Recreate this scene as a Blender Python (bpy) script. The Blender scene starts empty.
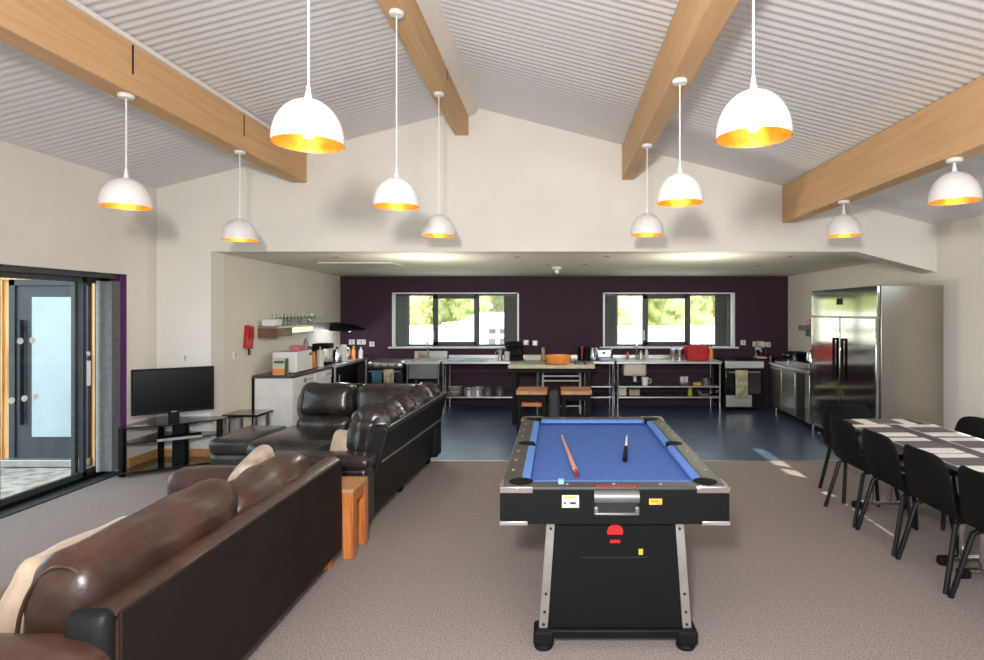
import bpy, bmesh, math, random
from mathutils import Vector, Matrix, noise
random.seed(7)
PI = math.pi
SC = bpy.context.scene
COL = SC.collection
F, CX, HZ, H = 580.0, 557.0, 311.0, 1.70          # focal length (px), vanishing point, eye height

# ------------------------------------------------------------------ materials
def lin(c):
    return tuple((v/255/12.92 if v/255 <= .04045 else ((v/255+.055)/1.055)**2.4) for v in c) + (1,)
MATS = {}
def mat(name, col, rough=.5, metal=0, bump=None, var=None, emit=None, spec=.5, coat=0, sheen=0, stretch=None, trans=0):
    m = bpy.data.materials.new(name); m.use_nodes = True
    nt = m.node_tree; b = nt.nodes['Principled BSDF']
    b.inputs['Base Color'].default_value = lin(col)
    b.inputs['Roughness'].default_value = rough
    b.inputs['Metallic'].default_value = metal
    b.inputs['Specular IOR Level'].default_value = spec
    if coat: b.inputs['Coat Weight'].default_value = coat; b.inputs['Coat Roughness'].default_value = .25
    if sheen: b.inputs['Sheen Weight'].default_value = sheen
    if trans: b.inputs['Transmission Weight'].default_value = trans
    tc = nt.nodes.new('ShaderNodeTexCoord'); mp = nt.nodes.new('ShaderNodeMapping')
    if stretch: mp.inputs['Scale'].default_value = stretch
    nt.links.new(tc.outputs['Object'], mp.inputs['Vector'])
    if var:
        n = nt.nodes.new('ShaderNodeTexNoise'); n.inputs['Scale'].default_value = var[0]; n.inputs['Detail'].default_value = 4
        r = nt.nodes.new('ShaderNodeValToRGB')
        c2 = var[2] if len(var) > 2 else tuple(max(0, v*(1-var[1])) for v in col)
        c1 = var[3] if len(var) > 3 else tuple(min(255, v*(1+var[1])) for v in col)
        r.color_ramp.elements[0].color = lin(c2); r.color_ramp.elements[1].color = lin(c1)
        r.color_ramp.elements[0].position = .35; r.color_ramp.elements[1].position = .65
        nt.links.new(mp.outputs[0], n.inputs['Vector']); nt.links.new(n.outputs[0], r.inputs[0])
        nt.links.new(r.outputs[0], b.inputs['Base Color'])
    if bump:
        n = nt.nodes.new('ShaderNodeTexNoise'); n.inputs['Scale'].default_value = bump[0]; n.inputs['Detail'].default_value = 3
        bp = nt.nodes.new('ShaderNodeBump'); bp.inputs['Strength'].default_value = bump[1]; bp.inputs['Distance'].default_value = bump[2] if len(bump) > 2 else .01
        nt.links.new(mp.outputs[0], n.inputs['Vector']); nt.links.new(n.outputs[0], bp.inputs['Height'])
        nt.links.new(bp.outputs[0], b.inputs['Normal'])
    if emit:
        b.inputs['Emission Color'].default_value = lin(emit[0]); b.inputs['Emission Strength'].default_value = emit[1]
    MATS[name] = m
    return m
def glass_mat(name, tint=(1, 1, 1), refl=1.0):
    m = bpy.data.materials.new(name); m.use_nodes = True; nt = m.node_tree; nt.nodes.clear()
    o = nt.nodes.new('ShaderNodeOutputMaterial'); t = nt.nodes.new('ShaderNodeBsdfTransparent'); g = nt.nodes.new('ShaderNodeBsdfGlossy')
    mx = nt.nodes.new('ShaderNodeMixShader'); lw = nt.nodes.new('ShaderNodeLayerWeight'); pw = nt.nodes.new('ShaderNodeMath'); pw.operation = 'POWER'; pw.inputs[1].default_value = 4
    f = nt.nodes.new('ShaderNodeMath'); f.operation = 'MULTIPLY_ADD'; f.inputs[1].default_value = .5*refl; f.inputs[2].default_value = .035*refl
    nt.links.new(lw.outputs['Facing'], pw.inputs[0]); nt.links.new(pw.outputs[0], f.inputs[0])
    t.inputs[0].default_value = (*tint, 1); g.inputs['Roughness'].default_value = .02
    nt.links.new(f.outputs[0], mx.inputs[0]); nt.links.new(t.outputs[0], mx.inputs[1]); nt.links.new(g.outputs[0], mx.inputs[2]); nt.links.new(mx.outputs[0], o.inputs[0])
    MATS[name] = m; return m

WHITE = mat('white_paint', (226, 221, 214), .85, var=(1.3, .015))
CREAMWALL = mat('kitchen_paint', (220, 214, 200), .85, var=(1.3, .015))
PURPLE = mat('purple_paint', (52, 20, 43), .75, var=(2, .05))
CEILM = mat('white_sheet_metal', (222, 222, 224), .55)
KCEIL = mat('kitchen_ceiling_paint', (236, 234, 218), .85)
CARPET = mat('carpet', (142, 132, 128), .95, bump=(260, .25, .006), var=(110, .2, (122, 112, 108), (162, 152, 148)), spec=.1)
VINYL = mat('blue_vinyl', (70, 84, 108), .3, var=(3, .08))
OAKBEAM = mat('glulam_oak', (204, 164, 118), .6, var=(5, .1, (198, 156, 110), (208, 169, 123)), stretch=(6, .35, 6), bump=(30, .15))
OAK = mat('oak', (190, 116, 60), .4, var=(9, .1, (168, 92, 42), (204, 128, 70)), stretch=(6, 6, .5))
OAKTOP = mat('oak_top', (190, 140, 92), .35, var=(9, .1), stretch=(1, 8, 1))
SKIRT = mat('oak_skirting', (186, 140, 88), .5, var=(9, .08), stretch=(1, 1, 8))
BROWN = mat('brown_leather', (62, 40, 33), .38, bump=(38, .4, .005), var=(6, .2, (50, 32, 27), (72, 47, 39)), coat=.15)
BROWNBACK = mat('dark_brown_backing', (30, 23, 20), .7, spec=.2, bump=(60, .2, .003), var=(4, .12))
BLACKL = mat('black_leather', (38, 34, 32), .27, spec=.4, bump=(40, .3, .004), var=(6, .2), coat=.25)
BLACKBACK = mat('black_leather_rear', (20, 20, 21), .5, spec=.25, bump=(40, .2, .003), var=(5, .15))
BEIGE = mat('beige_cloth', (178, 156, 136), .9, bump=(120, .3, .004), var=(9, .06), sheen=.2)
PATT = mat('patterned_beige_cloth', (192, 174, 154), .9, bump=(120, .3, .004), var=(9, .1, (132, 116, 100), (204, 186, 168)), sheen=.2)
BLACK = mat('black_plastic', (13, 13, 13), .7, spec=.18, bump=(200, .1, .002), var=(8, .1))
BLACKW = mat('black_laminate', (13, 13, 13), .55, spec=.15, var=(5, .12))
GLOSSBLACK = mat('black_glass', (10, 10, 11), .08, coat=.5, var=(3, .05))
SCREEN = mat('screen_glass', (6, 6, 7), .25, spec=.25, var=(3, .05))
METALBLK = mat('black_tube', (15, 15, 16), .5, spec=.3, var=(8, .1))
STEEL = mat('brushed_steel', (186, 184, 178), .34, metal=1, bump=(60, .06, .002), stretch=(.3, .3, 8), var=(4, .05))
STEELF = mat('fridge_steel', (178, 172, 160), .3, metal=1, bump=(40, .05, .002), stretch=(1, 1, 1), var=(1.2, .03))
STEELD = mat('fridge_door_steel', (190, 188, 182), .11, metal=1, bump=(12, .05, .004), stretch=(1, 1, .4), var=(3, .04))
CHROME = mat('chrome', (214, 214, 216), .14, metal=1, var=(4, .03))
SILVER = mat('silver_trim', (178, 176, 172), .35, metal=.85, var=(6, .05))
SATIN = mat('satin_grey', (122, 122, 122), .35, metal=.6, var=(6, .05))
GREYFRAME = mat('grey_frame', (52, 56, 60), .45, var=(5, .06))
BLINDM = mat('grey_blind_fabric', (112, 115, 114), .85, var=(20, .05))
BLINDL = mat('light_grey_blind_edge', (176, 180, 186), .8, var=(20, .05))
WPLAST = mat('white_plastic', (230, 230, 228), .35, var=(5, .02))
CREAM = mat('cream_enamel', (206, 200, 184), .4, var=(5, .04))
FELT = mat('blue_felt', (76, 106, 174), .9, bump=(400, .2, .002), var=(60, .05), spec=.1)
FELT2 = mat('blue_felt_cushion', (96, 134, 206), .85, var=(60, .05), spec=.15)
RAILW = mat('rail_laminate', (62, 62, 60), .5, var=(6, .15))
POCKET = mat('pocket_leather', (8, 8, 9), .8, spec=.15, var=(9, .1))
RED = mat('red_plastic', (196, 16, 18), .4, var=(5, .06))
REDGLOSS = mat('red_enamel', (170, 20, 28), .35, var=(5, .08))
SHADE = mat('white_enamel_shade', (220, 218, 216), .4, var=(5, .01))
GOLD = mat('gold_leaf_glow', (236, 152, 62), .42, metal=.6, bump=(30, .25, .004), var=(14, .12, (220, 128, 44), (246, 170, 78)), emit=((255, 140, 30), .22))  # faint orange emission put into the lining, imitating the bulb's light on it
BULB = mat('lit_bulb', (255, 236, 190), .4, emit=((255, 214, 140), 9), var=(4, .02))
TABLED = mat('table_laminate', (84, 78, 76), .4, var=(6, .06))
MATG = mat('grey_placemat', (108, 105, 108), .7, var=(60, .08))
MATW = mat('white_placemat', (242, 240, 236), .6, var=(30, .02))
CUEW = mat('cue_maple', (214, 150, 124), .3, var=(20, .08))
CUEB = mat('cue_butt', (110, 34, 28), .3, var=(20, .1))
TEAL = mat('teal_chalk', (120, 180, 186), .8, var=(20, .06))
TEALC = mat('teal_cloth', (54, 104, 116), .9, var=(20, .08))
CREAMC = mat('cream_cloth', (196, 188, 158), .9, var=(14, .18, (150, 140, 112), (204, 197, 170)))
YELLOW = mat('yellow_print', (196, 160, 60), .6, var=(20, .1))
STICK = mat('white_sticker', (184, 182, 174), .6, var=(30, .05))
TERR = mat('orange_wood', (232, 146, 72), .4, var=(5, .05))
CLEAR = glass_mat('clear_glass', (.97, .98, .97), .9)
PANE = glass_mat('window_glass', (.96, .98, .97), .55)
BLUEP = mat('pale_blue_board', (150, 178, 204), .4, var=(12, .05))
PINK = mat('pink_card', (198, 104, 122), .6, var=(12, .06))
GREEN = mat('green_print', (60, 104, 62), .5, var=(12, .1))
AMBER = mat('amber_glass', (190, 116, 60), .2, var=(9, .08))
LIME = mat('yellow_green_plastic', (168, 166, 44), .5, var=(9, .08))
CLAD = mat('larch_cladding', (232, 184, 124), .7, var=(5, .12, (206, 146, 86), (240, 198, 140)), stretch=(6, 6, .4))
CONC = mat('paving_concrete', (176, 172, 162), .9, var=(9, .16, (136, 132, 122), (192, 188, 178)), bump=(30, .2))
FROST = mat('frosted_glass', (168, 182, 188), .3, var=(2, .03))
YARD = mat('pale_bounce_ground', (232, 226, 212), .9, var=(6, .06))
PALEWOOD = mat('pale_wood', (186, 168, 136), .4, var=(7, .08), stretch=(1, 6, 6))
RENDERW = mat('white_render', (236, 232, 222), .8, var=(6, .08))
STONE = mat('pale_stone', (222, 212, 192), .9, var=(14, .2, (176, 164, 140), (232, 224, 206)), bump=(20, .4))
LEAF = mat('yellow_green_leaf', (190, 190, 120), .7, var=(3, .3, (120, 128, 64), (218, 214, 150)))
LEAF2 = mat('green_leaf', (168, 178, 116), .7, var=(3, .3, (100, 116, 62), (206, 208, 142)))
BARK = mat('bark', (92, 76, 58), .9, var=(9, .2))
WOODP = mat('walnut_shelf', (110, 82, 62), .5, var=(6, .1))
LIT = mat('shelf_strip_light', (240, 238, 200), .5, emit=((250, 246, 196), .75), var=(6, .03))
SPOT = mat('lamp_lens', (255, 255, 250), .4, emit=((255, 250, 235), 7), var=(6, .01))
DARKTOP = mat('dark_worktop', (78, 70, 66), .3, var=(20, .12))
GREYTOP = mat('steel_worktop', (196, 197, 200), .3, metal=.7, var=(6, .05))
CAV = mat('dark_recess', (16, 15, 16), .7, var=(4, .1))
DISHW = mat('white_ceramic', (216, 212, 204), .25, var=(6, .02))
POTM = mat('grey_pan', (96, 92, 90), .35, metal=.6, var=(6, .06))
BLUEBIN = mat('charcoal_fabric', (50, 54, 60), .7, var=(30, .12))
PURPJ = mat('purple_jamb_paint', (92, 34, 92), .7, var=(2, .05))

# ------------------------------------------------------------------ mesh building
class MB:
    def __init__(s, o=(0, 0, 0)):
        s.bm = bmesh.new(); s.o = Vector(o)
    def quad(s, *ps):
        return s.bm.faces.new([s.bm.verts.new(p) for p in ps])
    def box(s, x0, x1, y0, y1, z0, z1, M=None):
        if x0 > x1: x0, x1 = x1, x0
        if y0 > y1: y0, y1 = y1, y0
        if z0 > z1: z0, z1 = z1, z0
        P = [Vector(p) for p in ((x0, y0, z0), (x1, y0, z0), (x1, y1, z0), (x0, y1, z0), (x0, y0, z1), (x1, y0, z1), (x1, y1, z1), (x0, y1, z1))]
        if M: P = [M @ p for p in P]
        v = [s.bm.verts.new(p) for p in P]
        for f in ((3, 2, 1, 0), (4, 5, 6, 7), (0, 1, 5, 4), (1, 2, 6, 5), (2, 3, 7, 6), (3, 0, 4, 7)):
            s.bm.faces.new([v[i] for i in f])
        return s
    def prism(s, poly, axis, a, b):
        """poly: 2-D outline; axis the extrusion axis (0,1,2); the outline fills the other two axes in order"""
        def P(p, t):
            q = [p[0], p[1]]; q.insert(axis, t); return q
        A = [s.bm.verts.new(P(p, a)) for p in poly]; B = [s.bm.verts.new(P(p, b)) for p in poly]
        n = len(poly)
        s.bm.faces.new(A); s.bm.faces.new(B[::-1])
        for i in range(n):
            j = (i+1) % n; s.bm.faces.new((A[j], A[i], B[i], B[j]))
        return s
    def cyl(s, p0, p1, r0, r1=None, n=16):
        r1 = r0 if r1 is None else r1
        p0 = Vector(p0); p1 = Vector(p1); d = (p1-p0).normalized()
        u = d.orthogonal().normalized(); w = d.cross(u)
        A = []; B = []
        for i in range(n):
            a = 2*PI*i/n; e = u*math.cos(a)+w*math.sin(a)
            A.append(s.bm.verts.new(p0+e*r0)); B.append(s.bm.verts.new(p1+e*r1))
        s.bm.faces.new(A[::-1]); s.bm.faces.new(B)
        for i in range(n):
            j = (i+1) % n; s.bm.faces.new((A[i], A[j], B[j], B[i]))
        return s
    def tube(s, pts, r, n=10):
        pts = [Vector(p) for p in pts]; rings = []
        for k, p in enumerate(pts):
            a = pts[max(0, k-1)]; b = pts[min(len(pts)-1, k+1)]; d = (b-a).normalized()
            if k == 0: u = d.orthogonal().normalized()
            else: u = (u-d*u.dot(d)).normalized()
            w = d.cross(u)
            rings.append([s.bm.verts.new(p+(u*math.cos(2*PI*i/n)+w*math.sin(2*PI*i/n))*r) for i in range(n)])
        for A, B in zip(rings, rings[1:]):
            for i in range(n):
                j = (i+1) % n; s.bm.faces.new((A[i], A[j], B[j], B[i]))
        s.bm.faces.new(rings[0][::-1]); s.bm.faces.new(rings[-1])
        return s
    def lathe(s, prof, c=(0, 0, 0), n=24, M=None):
        rings = []
        for r, z in prof:
            if r < 1e-5:
                p = Vector((c[0], c[1], c[2]+z)); rings.append([s.bm.verts.new(M @ p if M else p)])
            else:
                R = []
                for i in range(n):
                    p = Vector((c[0]+r*math.cos(2*PI*i/n), c[1]+r*math.sin(2*PI*i/n), c[2]+z)); R.append(s.bm.verts.new(M @ p if M else p))
                rings.append(R)
        for A, B in zip(rings, rings[1:]):
            for i in range(n):
                j = (i+1) % n
                if len(A) == 1 and len(B) == 1: continue
                if len(A) == 1: s.bm.faces.new((A[0], B[j], B[i]))
                elif len(B) == 1: s.bm.faces.new((A[i], A[j], B[0]))
                else: s.bm.faces.new((A[i], A[j], B[j], B[i]))
        return s
    def cushion(s, c, h, r=.06, axis=2, amt=.2, rot=None, n=14, wr=0, ws=9, seed=0, ripple=None):
        h = Vector(h); c = Vector(c); tmp = bmesh.new()
        oth = [i for i in range(3) if i != axis]
        def shape(p):
            q = Vector((p[0]*h[0], p[1]*h[1], p[2]*h[2]))
            inner = [max(0, h[i]-r) for i in range(3)]
            cl = Vector([max(-inner[i], min(inner[i], q[i])) for i in range(3)])
            d = q-cl
            if d.length > 1e-6: d.normalize()
            pos = cl+d*r
            pos[axis] *= 1+amt*(1-p[oth[0]]**2)*(1-p[oth[1]]**2)
            if wr:
                nn = noise.noise(pos*ws+Vector((seed*7.3, seed*1.7, 0)))
                pos += (d if d.length > .5 else Vector([1 if i == axis and p[axis] > 0 else (-1 if i == axis else 0) for i in range(3)]))*nn*wr
            if ripple:                                  # gathers across a long cushion: (axis along, wavelengths, amplitude)
                ax, k, amp = ripple
                ph = p[ax]*k*PI+1.3*noise.noise(pos*5)
                f = amp*math.sin(ph)+amp*.7*noise.noise(pos*14)
                pos += Vector([0 if i == ax else pos[i]/max(h[i], 1e-3)*f for i in range(3)])
            return pos
        t = [math.sin((i/n-.5)*PI*.98)/math.sin(.49*PI) for i in range(n+1)]
        for ax in range(3):
            for sg in (-1, 1):
                V = [[None]*(n+1) for _ in range(n+1)]
                for i in range(n+1):
                    for j in range(n+1):
                        p = [0, 0, 0]; p[ax] = sg; p[(ax+1) % 3] = t[i]; p[(ax+2) % 3] = t[j]
                        V[i][j] = tmp.verts.new(shape(p))
                for i in range(n):
                    for j in range(n):
                        q = (V[i][j], V[i+1][j], V[i+1][j+1], V[i][j+1])
                        tmp.faces.new(q if sg > 0 else q[::-1])
        bmesh.ops.remove_doubles(tmp, verts=tmp.verts, dist=1e-5)
        M = Matrix.Translation(c) @ (rot.to_4x4() if rot else Matrix())
        mp = {}
        for v in tmp.verts: mp[v] = s.bm.verts.new(M @ v.co)
        for f in tmp.faces: s.bm.faces.new([mp[v] for v in f.verts])
        tmp.free(); return s
    def build(s, name, m, parent=None, bevel=0, seg=2, angle=35, label=None, solid=0, sub=0):
        bmesh.ops.recalc_face_normals(s.bm, faces=s.bm.faces)
        me = bpy.data.meshes.new(name)
        if s.o.length: bmesh.ops.translate(s.bm, vec=-s.o, verts=s.bm.verts)
        s.bm.to_mesh(me); s.bm.free()
        me.materials.append(m)
        for p in me.polygons: p.use_smooth = True
        me.set_sharp_from_angle(angle=math.radians(angle))
        o = bpy.data.objects.new(name, me); COL.objects.link(o)
        if parent: o.parent = parent
        if solid:
            q = o.modifiers.new('solid', 'SOLIDIFY'); q.thickness = solid; q.offset = 0
        if bevel:
            q = o.modifiers.new('bevel', 'BEVEL'); q.width = bevel; q.segments = seg; q.limit_method = 'ANGLE'; q.angle_limit = math.radians(40)
        if sub:
            q = o.modifiers.new('sub', 'SUBSURF'); q.levels = sub; q.render_levels = sub
        if label: o['label'] = label
        return o
def R(ax, deg): return Matrix.Rotation(math.radians(deg), 3, ax)
def thing(name, label, cat, loc=(0, 0, 0), rz=0, group=None):
    o = bpy.data.objects.new(name, None); COL.objects.link(o); o.location = loc; o.rotation_euler = (0, 0, rz)
    o.empty_display_size = .05
    return tag(o, label, cat, group)
def tag(o, label, cat, group=None):
    o['label'] = label; o['category'] = cat
    if group: o['group'] = group
    return o
def struct(o, label=None):
    o['kind'] = 'structure'
    if label: o['label'] = label
    return o
def dup(root, loc, rz=None, label=None, group=None):
    r = root.copy(); COL.objects.link(r); r.location = loc
    if rz is not None: r.rotation_euler = (0, 0, rz)
    if label: r['label'] = label
    if group: r['group'] = group
    for ch in list(root.children):
        c = ch.copy(); COL.objects.link(c); c.parent = r
        for g in list(ch.children):
            d = g.copy(); COL.objects.link(d); d.parent = c
    return r
def bx(px, Y): return (px-CX)/F*Y           # where a picture column meets depth Y
def bz(py, Y): return H-(py-HZ)/F*Y         # where a picture row meets depth Y

# ------------------------------------------------------------------ the room shell
XL, XR, YG, YB, YR = -4.54, 4.31, 6.58, 10.5, -2.5
XK = -3.925                                   # kitchen's left wall
XA, ZA, SL = -.93, 4.014, .256                # ridge line and roof slope
def roof(x): return ZA-SL*abs(x-XA)
HD = 2.375                                    # underside of the header
struct(MB().box(XL-.4, XR+.3, YR, YG, -.06, 0).build('floor', CARPET))
struct(MB().box(XK-.3, XR+.3, YG, YB+.3, -.06, 0.0).build('floor_kitchen', VINYL))
struct(MB().box(XK, 3.6, YG-.02, YG+.02, 0, .004).build('trim_1', SILVER), 'metal strip between carpet and vinyl')
def profile_wall(poly, axis, a, b, name, m): return struct(MB().prism(poly, axis, a, b).build(name, m))
# left wall with the wide sliding-door opening
DY0, DY1, DZ = 2.6, 6.12, 2.085
m = MB(); XO = XL-.24
m.box(XO, XL, YR, DY0, 0, 3.3); m.box(XO, XL, DY1, YG, 0, 3.3); m.box(XO, XL, DY0, DY1, DZ, 3.3)
struct(m.build('wall_left', WHITE))
struct(MB().box(XO, XL-.001, DY1-.006, DY1, 0.03, DZ).build('trim_2', PURPJ), 'purple painted reveal beside the sliding door')
# right wall with a glazed opening beyond the picture's edge
RY0, RY1, RZ1 = 2.7, 5.62, 2.3
m = MB(); m.box(XR, XR+.24, YR, RY0, 0, 2.8); m.box(XR, XR+.24, RY1, YG+.3, 0, 2.8); m.box(XR, XR+.24, RY0, RY1, RZ1, 2.8)
struct(m.build('wall_right', WHITE))
# rear wall (behind the camera), left mostly open, without glass, to let in sky light as fill
m = MB(); m.box(XL, -3.4, YR-.2, YR, 0, 3.2); m.box(3.2, XR, YR-.2, YR, 0, 2.7); m.box(-3.4, 3.2, YR-.2, YR, 2.5, 2.75)
struct(m.build('wall_rear', WHITE))
# gable wall above the kitchen opening
g = [(XL, 0), (XK, 0), (XK, HD), (3.39, HD), (XR, HD-.235), (XR, roof(XR)+.05), (XA, ZA+.05), (XL, roof(XL)+.05)]
struct(MB().prism(g, 1, YG, YG+.26).build('wall_gable', WHITE))
struct(MB().prism([(XK, YG+.26), (XK-.2, YG+.26), (XK-.2, YB+.2), (XK, YB+.2)], 2, 0, 2.45).build('wall_kitchen_left', CREAMWALL))
XRB = 4.17
struct(MB().prism([(XR, YG+.3), (XR, 8.2), (XRB, YB+.2), (XRB+.3, YB+.2), (XR+.24, 8.2), (XR+.24, YG+.3)], 2, 0, 2.45).build('wall_kitchen_right', CREAMWALL))
ZKB = 2.327
struct(MB().prism([(YG+.26, HD), (YB+.2, ZKB), (YB+.2, ZKB+.1), (YG+.26, HD+.1)], 0, XK-.2, XR+.2).build('ceiling_kitchen', KCEIL))
# back wall with two windows
W = [(bx(392, YB), bx(519, YB)), (bx(603, YB), bx(735, YB))]
WZ0, WZ1 = bz(347, YB), bz(292.5, YB)
m = MB()
m.box(XK-.2, XRB+.3, YB, YB+.3, 0, WZ0); m.box(XK-.2, XRB+.3, YB, YB+.3, WZ1, 2.45)
m.box(XK-.2, W[0][0], YB, YB+.3, WZ0, WZ1); m.box(W[0][1], W[1][0], YB, YB+.3, WZ0, WZ1); m.box(W[1][1], XRB+.3, YB, YB+.3, WZ0, WZ1)
struct(m.build('wall_back', PURPLE))
# corrugated ceiling, ribs running from ridge to eaves
m = MB(); PER = .076; NS = 6; n = int((YG-YR)/PER*NS)
rows = []
for i in range(n+1):
    y = YR+(YG-YR)*i/n; dz = .0036*math.cos(2*PI*y/PER)
    rows.append([m.bm.verts.new((x, y, z+dz)) for x, z in ((XL-.1, roof(XL-.1)), (XA, ZA), (XR+.1, roof(XR+.1)))])
for a, b in zip(rows, rows[1:]):
    for k in range(2): m.bm.faces.new((a[k], a[k+1], b[k+1], b[k]))
struct(m.build('ceiling', CEILM, angle=70))
struct(MB().box(XL-.3, XR+.3, YR, YG, 4.2, 4.3).build('roof', WHITE))
struct(MB().prism([(-1.0, 3.90), (-.93, 3.93), (-.88, 4.0), (-.93, 4.02), (-1.0, 4.0)], 1, YR, YG).build('trim_3', WHITE), 'white boxing along the ridge')
# glulam beams
for k, (x0, x1, zb) in enumerate(((-3.006, -2.838, 3.154), (-1.157, -1.004, 3.69), (.737, .875, 3.186), (2.552, 2.70, 2.70))):
    top = [(x1, roof(x1)-.008), (x0, roof(x0)-.008)]
    b = struct(MB().prism([(x0, zb), (x1, zb)]+top, 1, YR, YG-.001).build('beam', OAKBEAM, bevel=.006),
               ('low oak beam left of the ridge', 'oak beam just left of the ridge', 'oak beam right of the ridge', 'oak beam nearest the fridge wall')[k])
    m = MB()
    for y in ((3.88, 5.26), (5.3,), (3.8, 5.2), (3.8,))[k]:
        if k < 2: m.box(x1-.002, x1+.002, y-.008, y+.008, zb+.13, roof(x1)-.03)
    if k < 2: m.build('joint_slot', CAV, b)
    if k in (0, 1):
        struct(MB().box(x1, x1+.03, YR, YG-.002, roof(x1)-.045, roof(x1)-.012).build('trim_4', WHITE), 'pale strip where beam meets ceiling')
# skirtings
struct(MB().box(XL+.001, XK-.001, YG-.02, YG, 0, .14).build('baseboard_gable', SKIRT, bevel=.004))
struct(MB().box(XL, XL+.02, DY1, YG-.02, 0, .14).build('baseboard_left', SKIRT, bevel=.004))
struct(MB().box(XR-.02, XR, RY1+.1, 6.3, 0, .14).build('baseboard_right', SKIRT, bevel=.004))

# ------------------------------------------------------------------ kitchen windows
def window(k, x0, x1, c0, c1, name):
    z0, z1 = WZ0, WZ1
    w = struct(MB().box(x0, x1, YB+.002, YB+.02, z1-.02, z1).box(x0, x0+.035, YB+.002, YB+.24, z0, z1).box(x1-.035, x1, YB+.002, YB+.24, z0, z1)
               .box(x0, x1, YB+.02, YB+.24, z1-.02, z1).build(name, WPLAST))
    MB().box(x0-.06, x1+.06, YB-.05, YB+.24, z0-.025, z0+.005).build('window_sill', WPLAST, w, bevel=.006)
    y0, y1 = YB+.16, YB+.22
    m = MB(); t = .04
    m.box(x0+.035, x1-.035, y0, y1, z1-.055, z1-.02); m.box(x0+.035, x1-.035, y0, y1, z0+.005, z0+.04)
    m.box(x0+.035, x0+.07, y0, y1, z0, z1-.02); m.box(x1-.07, x1-.035, y0, y1, z0, z1-.02)
    m.box(c0-.01, c0+.05, y0, y1, z0, z1-.02); m.box(c1-.03, c1+.03, y0, y1, z0, z1-.02)
    fr = m.build('window_frame', GREYFRAME, w, bevel=.004)
    m = MB(); m.box(c0-.01, c0+.085, y0-.03, y0, z0+.03, z1-.05); m.box(c1-.05, c1+.05, y0-.03, y0, z0+.03, z1-.05)
    m.box(c0, c1, y0-.03, y0, z1-.11, z1-.05); m.box(c0, c1, y0-.03, y0, z0+.03, z0+.09)
    cs = m.build('casement', GREYFRAME, w, bevel=.004)
    MB().box(c0+.0, c0+.02, y0-.06, y0-.03, z0+.12, z0+.3).build('window_handle', SILVER, cs, bevel=.003)
    MB().box(x0+.07, x1-.07, y0+.025, y0+.03, z0+.04, z1-.055).build('pane', PANE, w)
    return w
window(1, *W[0], bx(434, YB+.18), bx(477, YB+.18), 'window_1')
window(2, *W[1], bx(643, YB+.18), bx(687, YB+.18), 'window_2')
def blind(x0, x1, label):
    t = thing('vertical_blind', label, 'blind', ((x0+x1)/2, YB+.08, WZ1-.03), group='drawn-back blinds in the kitchen windows')
    o = t.location
    m = MB(o); n = 11
    for i in range(n):
        x = x0+.02+(x1-x0-.04)*i/(n-1)
        m.prism([(x-.026, YB+.055), (x-.023, YB+.05), (x+.026, YB+.10), (x+.023, YB+.105)], 2, WZ0+.03, WZ1-.07)
    m.build('slats', BLINDM, t)
    MB(o).box(x0, x1, YB+.05, YB+.11, WZ1-.07, WZ1-.03).build('headrail', GREYFRAME, t)
blind(bx(395, YB), bx(408, YB), 'grey vertical blind gathered at the left end of the window above the sink')
blind(bx(504, YB), bx(518, YB), 'grey vertical blind gathered beside the black coffee maker')
blind(bx(604, YB), bx(618, YB), 'grey vertical blind gathered beside the window with the white post')
blind(bx(716, YB), bx(730, YB), 'grey vertical blind gathered to the right of the red crate')

# ------------------------------------------------------------------ sliding door, outside porch
XG = -4.745
d = struct(MB().box(XG-.05, XG+.05, DY0, DY1, DZ-.05, DZ).box(XG-.05, XG+.05, DY0, DY1, 0, .045).box(XG-.05, XG+.05, DY1-.06, DY1, 0, DZ)
           .box(XG-.05, XG+.05, DY0, DY0+.06, 0, DZ).build('door_1', BLACKW, bevel=.004), 'dark framed glazed sliding door')
def leafdoor(y0, y1, xo, nm):
    m = MB(); w = .045
    m.box(xo-.02, xo+.02, y0, y0+w, .045, DZ-.05); m.box(xo-.02, xo+.02, y1-w, y1, .045, DZ-.05)
    m.box(xo-.02, xo+.02, y0, y1, DZ-.1, DZ-.05); m.box(xo-.02, xo+.02, y0, y1, .045, .1)
    f = m.build(nm, GREYFRAME, d, bevel=.003)
    MB().box(xo-.004, xo+.004, y0+w, y1-w, .1, DZ-.1).build('pane', PANE, f)
    return f
leafdoor(DY0+.06, 4.0, XG+.02, 'door_leaf')
leafdoor(3.95, 4.90, XG+.02, 'door_leaf')
l2 = leafdoor(4.86, 5.80, XG+.02, 'door_leaf')
l3 = leafdoor(5.72, DY1-.06, XG-.03, 'door_leaf')
m = MB()
for y, z in ((5.10, 1.436), (5.218, 1.436), (5.02, .925), (5.14, .925), (5.248, .925)):
    m.cyl((XG+.025, y, z), (XG+.027, y, z), .028, n=20)
m.build('marker_dots', WPLAST, l2)
MB().box(XG, XG+.05, 5.82, 5.845, .95, 1.2).cyl((XG, 5.832, 1.27), (XG+.04, 5.832, 1.27), .022).build('door_handle', WPLAST, l3, bevel=.004)
MB().box(XG-.06, XL-.01, DY0, DY1, -.001, .012).build('threshold', GREYFRAME, d)
t = thing('vertical_blind', 'dark grey vertical blind stacked at the far end of the sliding door', 'blind', (XL-.1, 5.98, DZ-.05))
m = MB(t.location)
for i in range(6):
    y = 5.93+.022*i; m.box(XL-.125, XL-.012, y, y+.004, .06, DZ-.08)
m.build('slats', BLINDM, t)
MB(t.location).box(XL-.15, XL-.1255, 5.90, 5.93, .06, DZ-.08).build('end_slat', BLINDL, t, label='pale grey end slat')
MB(t.location).box(XL-.13, XL-.07, DY0+.1, DY1-.01, DZ-.05, DZ-.005).build('headrail', GREYFRAME, t)

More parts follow.
